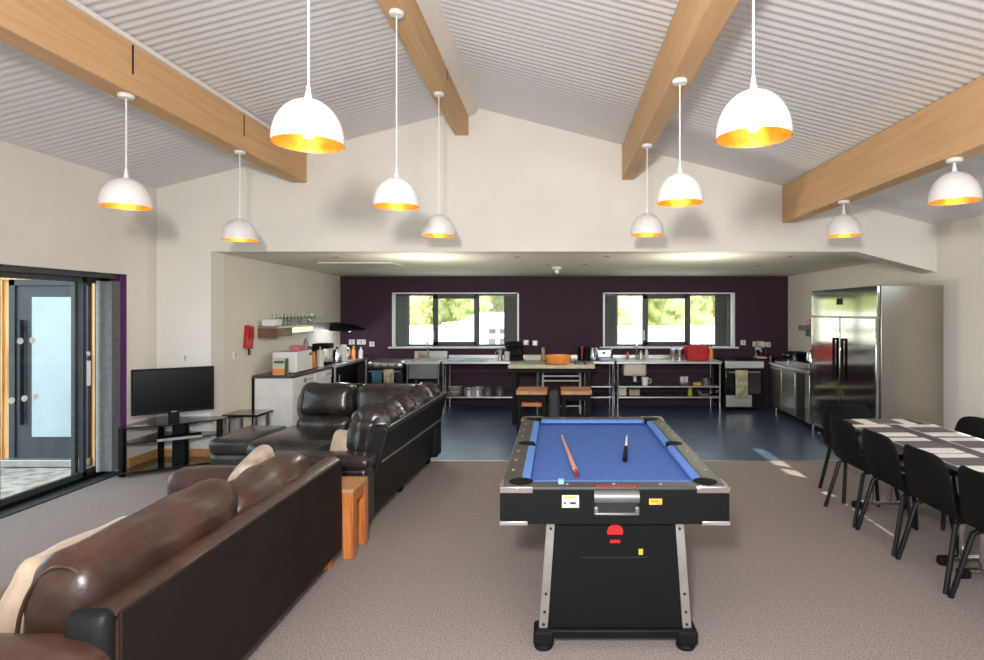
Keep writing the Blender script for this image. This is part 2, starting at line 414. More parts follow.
struct(MB().box(-40, 40, -25, 10.9, -.16, -.07).build('ground_outside', CONC))
struct(MB().box(-40, 40, 10.9, 45, -.16, -.07).build('yard_outside', YARD))  # made paler than the paving to bounce daylight onto the kitchen ceiling
YP = 6.65
m = MB(); nb = 0; x = -8.2
DX0, DX1 = -6.27, -5.36
while x < -4.8:
    x1 = x+.115
    if x1 < DX0+.02 or x > DX1-.02: m.box(x, x1-.006, YP, YP+.05, -.07, 2.6)
    else: m.box(x, x1-.006, YP, YP+.05, 2.06, 2.6)
    x = x1
m.box(-8.2, -4.8, YP+.03, YP+.2, 2.06, 2.6); m.box(-8.2, DX0, YP+.03, YP+.2, -.07, 2.2); m.box(DX1, -4.78, YP+.03, YP+.2, -.07, 2.2)
struct(m.build('wall_porch', CLAD))
d2 = struct(MB().box(DX0, DX0+.07, YP-.02, YP+.06, 0, 2.06).box(DX1-.07, DX1, YP-.02, YP+.06, 0, 2.06).box(DX0, DX1, YP-.02, YP+.06, 1.99, 2.06).build('door_2', GREYFRAME, bevel=.004), 'grey outside door with frosted pane')
MB().box(DX0+.07, DX1-.07, YP, YP+.05, .02, 1.99).build('door_leaf', GREYFRAME, d2, bevel=.004)
MB().box(DX0+.26, DX1-.2, YP-.012, YP+.0, .26, 1.86).build('frosted_pane', FROST, d2)
MB().box(DX0-.02, DX1+.02, YP-.12, YP+.05, -.06, .02).build('door_sill', SILVER, d2, bevel=.006)
m = MB(); m.cyl((DX0+.16, YP-.03, .4), (DX0+.16, YP-.03, 1.6), .018); m.cyl((DX0+.16, YP-.03, .5), (DX0+.16, YP, .5), .01); m.cyl((DX0+.16, YP-.03, 1.5), (DX0+.16, YP, 1.5), .01)
m.build('pull_handle', BLACK, d2)
# glazed doors in the right wall (only their light reaches the picture)
d3 = struct(MB().box(XR+.1, XR+.16, RY0, RY1, RZ1-.06, RZ1).box(XR+.1, XR+.16, RY0, RY1, 0, .05).box(XR+.1, XR+.16, RY0, RY0+.06, 0, RZ1)
            .box(XR+.1, XR+.16, RY1-.06, RY1, 0, RZ1).box(XR+.1, XR+.16, 3.6, 3.68, 0, RZ1).box(XR+.1, XR+.16, 4.6, 4.68, 0, RZ1).build('door_3', GREYFRAME))
MB().box(XR+.06, XR+.075, RY0, RY1, .02, 1.957).build('sun_slit_blind', BLINDL, d3)  # unseen blind, added to narrow the sun to a slit above it
MB().box(XR+.127, XR+.133, RY0+.06, RY1-.06, .05, RZ1-.06).build('pane', PANE, d3)

# ------------------------------------------------------------------ pendants
def pendant(x, y, zt, zr, label, r=.15):
    t = thing('pendant_lamp', label, 'lamp', (x, y, zr), group='white dome pendants with gold inside')
    hh = .195; L = zt-zr
    MB().lathe([(0, L), (.048, L), (.05, L-.012), (.044, L-.024), (.012, L-.03), (0, L-.03)], n=24).build('ceiling_rose', SHADE, t)
    MB().cyl((0, 0, hh+.06), (0, 0, L-.02), .0045, n=8).build('cord', WPLAST, t)
    prof = [(r*math.cos(a), .015+(hh-.015)*math.sin(a)) for a in [i*PI/2/14*.93 for i in range(15)]]
    prof = [(r, 0)]+prof+[(.017, hh+.004), (.011, hh+.03), (.007, hh+.06), (0, hh+.062)]
    MB().lathe(prof, n=40).build('shade', SHADE, t, angle=60)
    pin = [((r-.004)*math.cos(a), .012+(hh-.022)*math.sin(a)) for a in [i*PI/2/12 for i in range(13)]]
    MB().lathe([(r-.001, .0005), (r-.004, .001)]+pin[:-1]+[(0, hh-.01)], n=40).build('shade_lining', GOLD, t, angle=60, label='gold leaf lining')
    MB().cyl((0, 0, .10), (0, 0, hh-.012), .019).build('lamp_holder', WPLAST, t)
    MB().lathe([(0, .022), (.018, .027), (.028, .045), (.029, .06), (.022, .082), (.014, .1), (0, .1)], n=20).build('bulb', BULB, t, angle=60)
    li = bpy.data.lights.new('pendant_light', 'POINT'); li.energy = 1.3; li.color = (1, .66, .34); li.shadow_soft_size = .03
    lo = bpy.data.objects.new('pendant_light', li); COL.objects.link(lo); lo.location = (x, y, zr+.012)
    return t
XB = (-2.922, -1.08, .806, 2.626); ZBm = (3.154, 3.69, 3.186, 2.70)
pendant(XB[0]+.025, 3.90, ZBm[0], 2.40, 'white dome pendant lamp on the far-left beam, above the sliding door')
pendant(XB[0]+.035, 5.28, ZBm[0], 2.345, 'small-looking white dome pendant above the left edge of the kitchen opening')
pendant(XB[1], 2.52, ZBm[1], 2.425, 'large-looking white dome pendant left of the ridge, covering the end of an oak beam')
pendant(XB[1]+.012, 3.86, ZBm[1], 2.395, 'white dome pendant on the long cord, second along the beam beside the ridge')
pendant(XB[1], 5.30, ZBm[1], 2.39, 'white dome pendant furthest along the beam beside the ridge, above the first kitchen window')
pendant(XB[2], 2.38, ZBm[2], 2.41, 'large-looking white dome pendant right of the ridge, its bulb showing in a gold bowl')
pendant(XB[2]-.015, 3.735, ZBm[2], 2.395, 'white dome pendant second along the beam above the pool table')
pendant(XB[2], 5.19, ZBm[2], 2.38, 'white dome pendant furthest along the beam above the pool table')
pendant(XB[3]-.02, 5.27, ZBm[3], 2.385, 'white dome pendant on a short cord near the sloping header over the fridge')
pendant(XB[3]-.015, 3.81, ZBm[3], 2.42, 'white dome pendant on a short cord above the dining table')

# ------------------------------------------------------------------ brown sofa
S = thing('brown_leather_sofa', 'brown leather three-seat sofa with its dark rear panel towards the room', 'sofa', (-1.95, 2.9, 0))
o = S.location
def prof_back(x, zt, th):
    P = [(x-th, .1), (x, .1), (x, zt-.03)]
    for i in range(7):
        a = i*PI/6; P.append((x-th/2+th/2*math.cos(a), zt-.035+.035*math.sin(a)))
    P.append((x-th, zt-.06)); return P
MB(o).box(-2.45, -1.50, 1.97, 3.92, .09, .30).build('base_frame', BROWN, S, bevel=.02)
MB(o).prism(prof_back(-1.465, .715, .125), 1, 1.93, 3.93).build('back_frame', BROWN, S, bevel=.012, seg=3)
MB(o).box(-1.47, -1.456, 1.94, 3.925, .09, .69).build('rear_panel', BROWNBACK, S, bevel=.004, label='dark matt rear panel')
MB(o).cushion((-1.54, 1.915, .50), (.075, .035, .215), .034, axis=1, amt=.3, n=10).build('back_roll', BLACKBACK, S, bevel=.008, label='dark rolled end of the back')
for nm, y0, y1, zt in (('armrest', 1.74, 1.97, .635), ('armrest', 3.72, 3.935, .665)):
    MB(o).cushion((-2.0, (y0+y1)/2, zt-.19), (.54, (y1-y0)/2, .19), .085, axis=2, amt=.06, wr=.012, ws=5, seed=y0).box(-2.5, -1.475, y0+.015, y1-.015, .1, zt-.17).build(nm, BROWN, S, bevel=.01)
for k, (y0, y1) in enumerate(((1.98, 2.85), (2.86, 3.715))):
    MB(o).cushion((-2.1, (y0+y1)/2, .375), (.43, (y1-y0)/2, .10), .07, axis=2, amt=.12, wr=.012, ws=5, seed=k).build('seat_cushion', BROWN, S)
MB(o).cushion((-1.725, 2.455, .645), (.125, .495, .215), .10, axis=0, amt=.25, rot=R('Y', 12), n=24, wr=.03, ws=6, seed=3).tube([(-1.725+.118*math.cos(q)*(1 if 1 else 0)+.21*(.19*math.sin(q)), 1.975+.012*abs(math.cos(q)), .64+.19*math.sin(q)) for q in [PI*1.15-PI*1.3*i/24 for i in range(25)]], .007, 8).build('back_cushion', BROWN, S)
MB(o).cushion((-1.70, 3.33, .605), (.12, .43, .205), .10, axis=0, amt=.2, rot=R('Y', 14), n=22, wr=.032, ws=6, seed=5).build('back_cushion', BROWN, S)
for x in (-2.4, -1.53):
    for y in (2.02, 3.84): MB(o).prism([(x-.035, y-.035), (x+.035, y-.035), (x+.035, y+.035), (x-.035, y+.035)], 2, 0, .1).build('foot', OAK, S, bevel=.004)
def scatter(name, label, c, h, rot, m, seed, **k):
    t = thing(name, label, 'cushion', c)
    MB().cushion((0, 0, 0), h, .05, axis=0, amt=1.1, rot=rot, n=16, wr=.012, ws=7, seed=seed).build('cover', m, t)
    return t
scatter('throw_cushion', 'beige cushion squashed between the near arm and back cushion of the brown sofa', (-2.01, 2.40, .60), (.03, .29, .18), R('Y', 24) @ R('X', -2), BEIGE, 1)
scatter('throw_cushion', 'pale patterned cushion tipped up on its corner at the far end of the brown sofa', (-1.90, 3.60, .62), (.04, .2, .19), R('Y', 14) @ R('X', 24), PATT, 2)

# ------------------------------------------------------------------ black corner sofa
S = thing('black_corner_sofa', 'black leather corner sofa with puffed headrests, behind the brown sofa', 'sofa', (-1.9, 5.6, 0), math.radians(-2.5))
o = S.location
def slab(y, zt): return None
# leaning rear panel of the right wing: bottom further in than top
def wing(x0b, x0t, th, y0, y1, zb, zt):
    m = MB(o); P = [(x0b-th, zb), (x0b, zb), (x0b+.01, zb+.25), (x0t, zt-.04), (x0t-.03, zt), (x0t-th, zt), (x0b-th, .45)]
    m.prism(P, 1, y0, y1); return m
wing(-1.41, -1.285, .13, 4.62, 6.60, .08, .79).build('back_frame', BLACKBACK, S, bevel=.02, seg=3)
MB(o).tube([(-1.347, 4.64, .505), (-1.350, 5.6, .49), (-1.354, 6.58, .475)], .009, 8).build('piping', SATIN, S, label='pale piping line along the rear')
MB(o).tube([(-1.292, 4.63, .78), (-1.292, 5.6, .782), (-1.292, 6.59, .784)], .007, 8).build('piping', SATIN, S)
# far backrest (faces the camera)
P = [(6.64, .08), (6.62, .83), (6.56, .88), (6.48, .88), (6.42, .4), (6.42, .08)]
MB(o).prism(P, 0, -2.82, -1.36).build('back_frame', BLACKBACK, S, bevel=.02, seg=3)
MB(o).box(-2.93, -1.45, 5.50, 6.44, .07, .30).box(-2.2, -1.45, 4.60, 5.6, .07, .30).build('base_frame', BLACKL, S, bevel=.02)
MB(o).cushion((-2.45, 5.87, .36), (.5, .46, .1), .08, axis=2, amt=.1, wr=.012, ws=5, seed=11).build('seat_cushion', BLACKL, S)
MB(o).cushion((-1.85, 5.08, .36), (.36, .45, .1), .07, axis=2, amt=.1, wr=.012, ws=5, seed=12).build('seat_cushion', BLACKL, S)
MB(o).cushion((-1.75, 5.9, .36), (.22, .44, .1), .07, axis=2, amt=.1, wr=.012, ws=5, seed=13).build('seat_cushion', BLACKL, S)
for k, (x0, x1) in enumerate(((-2.84, -2.23), (-2.22, -1.5))):
    MB(o).cushion(((x0+x1)/2, 6.36, .72), ((x1-x0)/2, .14, .185), .11, axis=1, amt=.25, rot=R('X', -8), n=18, wr=.022, ws=6, seed=20+k).build('headrest', BLACKL, S)
    MB(o).cushion(((x0+x1)/2, 6.30, .475), ((x1-x0)/2, .14, .10), .085, axis=1, amt=.2, n=18, wr=.02, ws=7, seed=25+k).build('lumbar_cushion', BLACKL, S)
ys = [4.64, 5.12, 5.62, 6.10, 6.58]
for k in range(4):
    y0, y1 = ys[k], ys[k+1]
    MB(o).cushion((-1.50, (y0+y1)/2, .695), (.12, (y1-y0)/2+.01, .19), .10, axis=0, amt=.25, rot=R('Y', 10), n=26, ripple=(1, 4.5+k % 2, .028), seed=30+k).build('headrest', BLACKL, S)
    if k < 2: MB(o).cushion((-1.57, (y0+y1)/2, .48), (.11, (y1-y0)/2, .10), .08, axis=0, amt=.2, n=16, wr=.02, ws=7, seed=34+k).build('lumbar_cushion', BLACKL, S)
MB(o).cushion((-1.79, 4.52, .535), (.42, .12, .055), .05, axis=2, amt=.2, n=18, wr=.01, ws=6, seed=41).build('arm_pad', BLACKL, S)
MB(o).box(-2.2, -1.395, 4.42, 4.62, .08, .50).build('armrest', BLACKL, S, bevel=.03, seg=3)
for p in ((-1.5, 4.5), (-1.5, 5.5), (-1.5, 6.5), (-2.15, 4.5), (-2.85, 5.6), (-2.85, 6.5)):
    MB(o).box(p[0]-.04, p[0]+.04, p[1]-.04, p[1]+.04, 0, .08).build('foot', BLACK, S, bevel=.004)
scatter('throw_cushion', 'pink-beige cushion standing inside the near arm of the black corner sofa', (-1.73, 4.80, .58), (.04, .15, .13), R('Z', 66) @ R('Y', 10), BEIGE, 6)
# footstool
t = thing('footstool', 'low black leather footstool beside the black corner sofa, in front of the washing machine', 'footstool', (-3.2, 6.04, 0)); o = t.location
MB(o).cushion((-3.19, 6.04, .365), (.225, .385, .075), .05, axis=2, amt=.12, n=16, wr=.008, ws=5, seed=51).build('seat_pad', BLACKL, t)
MB(o).cushion((-3.19, 6.04, .215), (.22, .38, .09), .05, axis=2, amt=.05, n=14, wr=.006, seed=52).build('body', BLACKL, t)
for sx in (-.17, .17):
    for sy in (-.33, .33): MB(o).cyl((-3.19+sx, 6.04+sy, 0), (-3.19+sx, 6.04+sy, .14), .022).build('foot', BLACK, t)
# oak side table
t = thing('oak_side_table', 'small orange oak side table between the brown and black sofas', 'table', (-1.6, 4.14, 0)); o = t.location
X0, X1, Y0, Y1, ZT = -1.86, -1.395, 3.965, 4.29, .478
MB(o).box(X0, X1, Y0, Y1, ZT-.03, ZT).build('tabletop', OAKTOP, t, bevel=.005)
MB(o).box(X0+.005, X1-.004, Y0+.005, Y1-.005, ZT-.10, ZT-.031).build('apron', OAK, t, bevel=.003)
for x in (X0, X1-.075):
    for y in (Y0, Y1-.075): MB(o).box(x, x+.075, y, y+.075, 0, ZT-.03).build('leg', OAK, t, bevel=.004)

# ------------------------------------------------------------------ television and its stand
a = math.atan2(.42, .57)
t = thing('tv_stand', 'black glass corner stand under the television', 'stand', (-4.06, 6.22, 0)); o = t.location
poly = [(-4.49, 5.93), (-4.42, 5.86), (-3.74, 6.33), (-3.69, 6.42), (-3.72, 6.55), (-4.50, 6.55)]
for nm, z, k in (('top_shelf', .50, 1), ('shelf', .335, .93), ('bottom_shelf', .045, 1)):
    c = Vector((-4.2, 6.35)); P = [tuple(c+(Vector(p)-c)*k) for p in poly]
    MB(o).prism(P, 2, z, z+.012).build(nm, GLOSSBLACK, t, bevel=.003)
for p in ((-4.455, 5.94), (-3.735, 6.42), (-4.44, 6.5)):
    MB(o).box(p[0]-.025, p[0]+.025, p[1]-.025, p[1]+.025, 0, .50).build('post', BLACKW, t, bevel=.01)
MB(o).box(-4.16, -4.02, 6.26, 6.34, .0, .50).build('centre_column', BLACKW, t, bevel=.01)
t = thing('television', 'black flat television on the corner glass stand', 'television', (-4.03, 6.10, .512), a)
MB().box(-.365, .365, -.02, .03, .12, .59).build('screen_surround', BLACKW, t, bevel=.006)
MB().box(-.345, .345, -.023, -.019, .15, .572).build('screen', SCREEN, t, label='dark glossy screen')
MB().prism([(-.21, -.1), (.21, -.1), (.16, .1), (-.16, .1)], 2, 0, .016).build('base', GLOSSBLACK, t, bevel=.004)
MB().box(-.05, .05, -.01, .03, .012, .13).build('neck', BLACKW, t, bevel=.004)
MB().box(-.025, .025, -.0225, -.019, .13, .138).build('badge', SILVER, t)
t = thing('set_top_box', 'thin silver-fronted player box on the middle shelf of the corner stand', 'player', (-4.0, 6.15, .347), a)
MB().box(-.2, .2, -.07, .08, .0, .035).build('case', BLACKW, t, bevel=.004)
MB().box(-.2, .2, -.074, -.07, .004, .03).build('front', SILVER, t)
t = thing('game_controller', 'small pale remote lying on the top glass shelf at the foot of the television', 'remote', (-4.27, 5.955, .512), .5)
MB().cushion((0, 0, .012), (.07, .022, .012), .011, n=8, amt=.1).build('body', SATIN, t)

# small black stool with shiny legs
t = thing('bar_stack_table', 'small black gloss side table with chrome legs under the dark worktop end', 'table', (-3.7, 6.95, 0)); o = t.location
MB(o).box(-3.92, -3.5, 6.78, 7.16, .455, .485).build('tabletop', GLOSSBLACK, t, bevel=.006)
for x in (-3.87, -3.55):
    for y in (6.83, 7.11): MB(o).cyl((x, y, 0), (x, y, .455), .024).build('leg', CHROME, t)
MB(o).box(-3.9, -3.52, 6.8, 7.14, .18, .195).build('shelf', GLOSSBLACK, t, bevel=.004)

# ------------------------------------------------------------------ kitchen, left run
XF = -3.41
t = thing('worktop', 'dark worktop over the washing machines on the left kitchen wall', 'worktop', (-3.67, 8.1, .83)); o = t.location
MB(o).box(XK+.004, XF+.01, 7.46, 8.82, .832, .87).build('top', DARKTOP, t, bevel=.004)
t2 = MB(o).box(XK+.004, XF+.0, 7.47, 7.49, 0, .832)
t2.build('end_panel', WPLAST, t, bevel=.002, label='white end panel')
MB(o).box(XK+.003, XK+.03, 7.452, 7.47, 0, .84).build('end_post', BLACKW, t)
def washer(y0, y1, label, drum):
    t = thing('washing_machine', label, 'washing machine', (-3.66, (y0+y1)/2, 0), group='white machines under the left worktop'); o = t.location
    MB(o).box(XK+.03, XF-.02, y0, y1, .01, .825).build('body', WPLAST, t, bevel=.008)
    MB(o).box(XF-.02, XF+.0, y0, y1, .70, .825).build('control_panel', WPLAST, t, bevel=.006)
    MB(o).box(XF-.02, XF-.006, y0+.004, y1-.004, .03, .695).build('front_panel', WPLAST, t, bevel=.006)
    yc = (y0+y1)/2
    if drum:
        Mx = Matrix.Translation((XF-.006, yc, .43)) @ Matrix.Rotation(PI/2, 4, 'Y')
        dd = MB(o).lathe([(.205, 0), (.205, .02), (.185, .035), (.15, .03), (.15, 0)], n=32, M=Mx).build('door', SATIN, t)
        MB(o).lathe([(.15, .03), (.1, .02), (0, .0)], n=32, M=Mx).build('door_glass', GLOSSBLACK, dd)
    MB(o).cyl((XF, yc, .765), (XF+.022, yc, .765), .03, n=24).build('dial', SILVER if drum else WPLAST, t)
    MB(o).box(XF, XF+.004, y0+.03, y0+.2, .725, .80).build('detergent_drawer', WPLAST, t, bevel=.004)
    m = MB(o)
    for i in range(3): m.cyl((XF, y1-.06-i*.05, .765), (XF+.006, y1-.06-i*.05, .765), .008, n=10)
    m.build('buttons', BLACK, t)
washer(7.52, 8.13, 'white front-loading washing machine with a round dark door, at the worktop end', True)
washer(8.17, 8.78, 'white machine with plain control panel, second in from the worktop end', False)
t = thing('steel_table', 'steel prep table continuing the left kitchen worktop towards the corner', 'table', (-3.66, 9.5, 0)); o = t.location
MB(o).box(XK+.01, XF+.03, 8.84, 10.42, .825, .87).build('tabletop', GREYTOP, t, bevel=.006)
for x in (XK+.05, XF):
    for y in (8.9, 10.36): MB(o).cyl((x, y, 0), (x, y, .825), .02).build('leg', STEEL, t)
MB(o).box(XK+.03, XF, 8.88, 10.38, .2, .225).build('undershelf', STEEL, t)
t = thing('undercounter_fridge', 'dark undercounter cabinet below the steel table in the left corner', 'cabinet', (-3.66, 9.4, 0)); o = t.location
MB(o).box(XK+.09, XF-.04, 8.98, 9.98, .226, .80).build('body', BLACKW, t, bevel=.006)
MB(o).box(XF-.04, XF-.02, 8.99, 9.97, .24, .79).build('door', BLACKW, t, bevel=.006)
MB(o).cyl((XF-.005, 9.1, .4), (XF-.005, 9.1, .7), .008).build('handle', STEEL, t)
# wall shelf with glasses
t = thing('wall_shelf', 'dark wooden wall shelf holding glasses, with a pale strip light below its front', 'shelf', (-3.8, 8.5, 1.42)); o = t.location
MB(o).box(XK+.002, -3.66, 7.60, 9.34, 1.47, 1.50).build('board', STEEL, t, bevel=.003)
MB(o).box(XK+.002, -3.66, 7.60, 7.63, 1.345, 1.47).box(-3.69, -3.66, 7.63, 8.02, 1.36, 1.47).build('end_panel', WOODP, t, bevel=.003)
MB(o).box(-3.68, -3.66, 8.03, 8.7, 1.40, 1.468).build('light_strip', LIT, t)
MB(o).box(-3.69, -3.66, 8.71, 9.34, 1.39, 1.47).build('front_rail', STEEL, t)
t = thing('white_tub', 'white plastic tub at the near end of the glass shelf', 'tub', (-3.79, 7.72, 1.50)); o = t.location
MB(o).box(-3.88, -3.7, 7.62, 7.80, 1.5, 1.58).build('body', WPLAST, t, bevel=.01); MB(o).box(-3.885, -3.695, 7.615, 7.805, 1.575, 1.59).build('lid', WPLAST, t, bevel=.004)
def tumbler(h=.12, r=.036): return [(0, 0), (r*.8, 0), (r, h), (r-.003, h), (r*.76, .008), (0, .008)]
def wineglass(h=.17, r=.036): return [(0, 0), (.032, 0), (.005, .008), (.005, .07), (r, .1), (r*.95, h), (r*.93, h), (r*.9, .1), (0, .078)]
g0 = None; k = 0
for i in range(13):
    y = 7.9+i*.108; tall = i % 3 == 0
    for x in (-3.85, -3.74):
        if g0 is None or (g1 is None):
            pass
        k += 1
        name = 'wine_glass' if tall else 'tumbler'
        src = bpy.data.objects.get(name)
        lab = 'clear stemmed glass standing among the tumblers on the lit wall shelf' if tall else 'clear tumbler standing on the lit wall shelf'
        if src is None:
            src = tag(MB().lathe(wineglass() if tall else tumbler(), n=14).build(name, CLEAR), lab, 'glass', 'glasses on the lit wall shelf')
            src.location = (x, y, 1.5)
        else:
            c = src.copy(); COL.objects.link(c); c.location = (x, y+random.uniform(-.01, .01), 1.5)
    g1 = 1
# extractor hood over the corner
t = thing('extractor_hood', 'slim dark extractor hood with a bright lamp in the left kitchen corner', 'hood', (-3.75, 9.85, 1.38)); o = t.location
MB(o).prism([(XK+.003, 1.40), (-3.42, 1.36), (-3.42, 1.385), (-3.62, 1.46), (XK+.003, 1.50)], 1, 9.40, 10.35).build('canopy', BLACKW, t, bevel=.004)
MB(o).cyl((-3.5, 9.75, 1.352), (-3.5, 9.75, 1.366), .035).build('lamp', SPOT, t)
hl = bpy.data.lights.new('hood_lamp', 'POINT'); hl.energy = 9; hl.color = (.9, .95, 1); hl.shadow_soft_size = .04
ho = bpy.data.objects.new('hood_lamp', hl); COL.objects.link(ho); ho.location = (-3.5, 9.75, 1.30)
# red handset on the wall
t = thing('wall_phone', 'red wall-mounted handset box with a short black cord on the left kitchen wall', 'phone', (XK, 7.33, 1.3)); o = t.location
Mr = Matrix.Translation((XK+.03, 7.33, 1.37)) @ Matrix.Rotation(math.radians(-8), 4, 'X')
MB(o).box(-.027, .03, -.075, .075, -.145, .145, Mr).build('box', REDGLOSS, t, bevel=.012, seg=3)
MB(o).box(.03, .045, -.04, .04, -.03, .12, Mr).build('handset', REDGLOSS, t, bevel=.008)
MB(o).tube([(XK+.02, 7.34, 1.23), (XK+.02, 7.36, 1.19), (XK+.015, 7.36, 1.14)], .011, 8).build('cord', BLACK, t)
def socket(loc, nrm, label, w=.09, n=1):
    t = thing('wall_socket', label, 'socket', loc, group='white wall sockets'); 
    if nrm == 'x': MB().box(0.001, .012, -w/2, w/2, -.045, .045).build('plate', WPLAST, t, bevel=.003); MB().box(.012, .018, -.012, .012, -.03, .03).build('rocker', SILVER, t)
    else:
        MB().box(-w/2, w/2, -.012, -.001, -.045, .045).build('plate', WPLAST, t, bevel=.003); MB().box(-.012, .012, -.018, -.012, -.03, .03).build('rocker', SILVER, t)
socket((XK, 7.06, 1.16), 'x', 'white square wall switch left of the red handset')
socket((XK, 7.41, 1.16), 'x', 'white wall switch directly below the red handset')
socket((bx(186, YG), YG, bz(358, YG)), 'y', 'small socket plate on the white wall just above the television', .07)
for px, py, w, lab in ((352, 342, .1, 'white socket on the purple wall nearest the left corner'), (361.5, 342, .16, 'white double socket on the purple wall, second from the left corner'), (372, 344, .09, 'white socket on the purple wall beside the sink window'),
                       (526, 342.5, .1, 'tall white switch plate right of the black coffee maker'), (535, 343, .09, 'small white socket left of the wooden pepper mill'),
                       (743, 342.5, .09, 'white socket on the purple wall right of the second window'), (757, 344, .16, 'white double socket behind the chrome mixer'), (684, 379, .14, 'white double socket seen under the right steel bench'), (768, 344.5, .09, 'white socket on the purple wall nearest the right corner')):
    socket((bx(px, YB), YB, bz(py, YB)), 'y', lab, w)

# things standing on the left run
Z = .87
t = thing('microwave', 'white microwave standing on the dark worktop above the washing machine', 'microwave', (-3.68, 7.93, Z)); o = t.location
MB(o).box(-3.77, -3.46, 7.68, 8.18, Z+.012, Z+.285).build('body', WPLAST, t, bevel=.008)
MB(o).box(-3.46, -3.45, 7.69, 8.05, Z+.02, Z+.28).build('door', WPLAST, t, bevel=.004)
MB(o).box(-3.46, -3.45, 8.06, 8.17, Z+.02, Z+.28).build('control_panel', WPLAST, t, bevel=.004)
MB(o).box(-3.45, -3.448, 8.085, 8.15, Z+.21, Z+.25).build('display', CAV, t)
for p in ((-3.74, 7.71), (-3.48, 7.71), (-3.74, 8.15), (-3.48, 8.15)): MB(o).cyl((p[0], p[1], Z), (p[0], p[1], Z+.013), .015, n=10).build('foot', BLACK, t)
t = thing('food_carton', 'orange, white and green food carton standing in front of the microwave', 'carton', (-3.6, 7.57, Z)); o = t.location
MB(o).box(-3.69, -3.515, 7.52, 7.6, Z, Z+.215).build('card', CREAM, t, bevel=.002)
MB(o).box(-3.688, -3.517, 7.518, 7.52, Z+.006, Z+.08).build('printed_panel', TERR, t)
MB(o).box(-3.67, -3.54, 7.518, 7.52, Z+.15, Z+.185).box(-3.53, -3.513, 7.518, 7.58, Z+.0, Z+.21).build('green_band', GREEN, t)
def bottle(x, y, z, h, r, m, label, cat='bottle', capm=None, name='bottle', group=None):
    t = thing(name, label, cat, (x, y, z), group=group)
    MB().lathe([(0, 0), (r, 0), (r, h*.62), (r*.9, h*.7), (r*.38, h*.82), (r*.38, h*.93), (0, h*.93)], n=16).build('body', m, t)
    MB().cyl((0, 0, h*.925), (0, 0, h), r*.42, n=14).build('cap', capm or BLACK, t)
    return t
t = thing('pink_box', 'pink card box lying on top of the white microwave', 'box', (-3.65, 7.92, Z+.285)); o = t.location
MB(o).box(-3.60, -3.47, 7.80, 8.0, Z+.286, Z+.36).build('card', PINK, t, bevel=.003); MB(o).box(-3.601, -3.469, 7.86, 7.94, Z+.356, Z+.361).build('label_strip', STICK, t)
bottle(-3.55, 7.74, Z+.286, .09, .035, CLEAR, 'small clear jar beside the pink box on the microwave', 'jar', SILVER, 'jar')
bottle(-3.51, 8.1, Z+.286, .16, .03, SATIN, 'dark slim bottle standing on the far corner of the microwave')
t = thing('knife_block', 'orange wood knife block with black handles on the left worktop', 'knife block', (-3.6, 8.45, Z)); o = t.location
MB(o).prism([(8.36, Z), (8.54, Z), (8.50, Z+.24), (8.36, Z+.2)], 0, -3.66, -3.54).build('block', TERR, t, bevel=.006)
for i in range(4): MB(o).box(-3.645+i*.028, -3.63+i*.028, 8.40, 8.425, Z+.21, Z+.32).build('knife_handle', BLACK, t, bevel=.004)
t = thing('paper_roll', 'white paper roll standing beside the knife block', 'paper roll', (-3.52, 8.62, Z)); o = t.location
MB(o).cyl((-3.52, 8.62, Z+.01), (-3.52, 8.62, Z+.25), .05, n=24).build('roll', DISHW, t); MB(o).cyl((-3.52, 8.62, Z), (-3.52, 8.62, Z+.01), .065, n=24).build('base', STEEL, t); MB(o).cyl((-3.52, 8.62, Z+.25), (-3.52, 8.62, Z+.30), .01, n=10).build('post', STEEL, t)
t = thing('coffee_machine', 'black filter coffee machine on the left steel table', 'coffee machine', (-3.62, 8.98, Z)); o = t.location
MB(o).box(-3.75, -3.52, 8.88, 9.1, Z, Z+.04).build('base', BLACK, t, bevel=.008); MB(o).box(-3.75, -3.66, 8.88, 9.1, Z+.04, Z+.30).build('column', BLACK, t, bevel=.01)
MB(o).box(-3.75, -3.5, 8.87, 9.11, Z+.25, Z+.33).build('head', BLACK, t, bevel=.015); MB(o).lathe([(0, 0), (.07, 0), (.075, .1), (.05, .16), (.045, .16), (0, .01)], (-3.59, 8.99, Z+.045), 20).build('jug', CLEAR, t)
def kettle(x, y, z, m, label):
    t = thing('kettle', label, 'kettle', (x, y, z))
    MB().lathe([(0, .015), (.08, .015), (.082, .04), (.062, .2), (.055, .22), (0, .232)], n=24).build('body', m, t); MB().lathe([(0, 0), (.085, 0), (.085, .015), (0, .016)], n=24).build('base', BLACK, t)
    MB().tube([(0, -.06, .2), (0, -.11, .19), (0, -.125, .12), (0, -.085, .06)], .011, 8).build('handle', BLACK, t); MB().cyl((0, 0, .23), (0, 0, .25), .014, n=12).build('lid_knob', BLACK, t)
    return t
kettle(-3.55, 9.34, Z, CHROME, 'chrome kettle with black handle on the left steel table')
t = thing('white_jug', 'tall white filter jug right of the chrome kettle', 'jug', (-3.55, 9.62, Z))
MB().lathe([(0, 0), (.06, 0), (.065, .2), (.055, .26), (.05, .27), (0, .27)], n=20).build('body', WPLAST, t); MB().tube([(.06, 0, .22), (.11, 0, .2), (.11, 0, .1), (.06, 0, .08)], .01, 8).build('handle', WPLAST, t)
bottle(-3.56, 9.86, Z, .17, .03, AMBER, 'amber bottle with dark cap in the left kitchen corner')
bottle(-3.53, 10.07, Z, .22, .035, TERR, 'orange sauce bottle in the left kitchen corner', capm=WPLAST)
bottle(-3.45, 10.2, Z, .2, .04, DISHW, 'white squeezy bottle in the left kitchen corner', capm=SILVER)
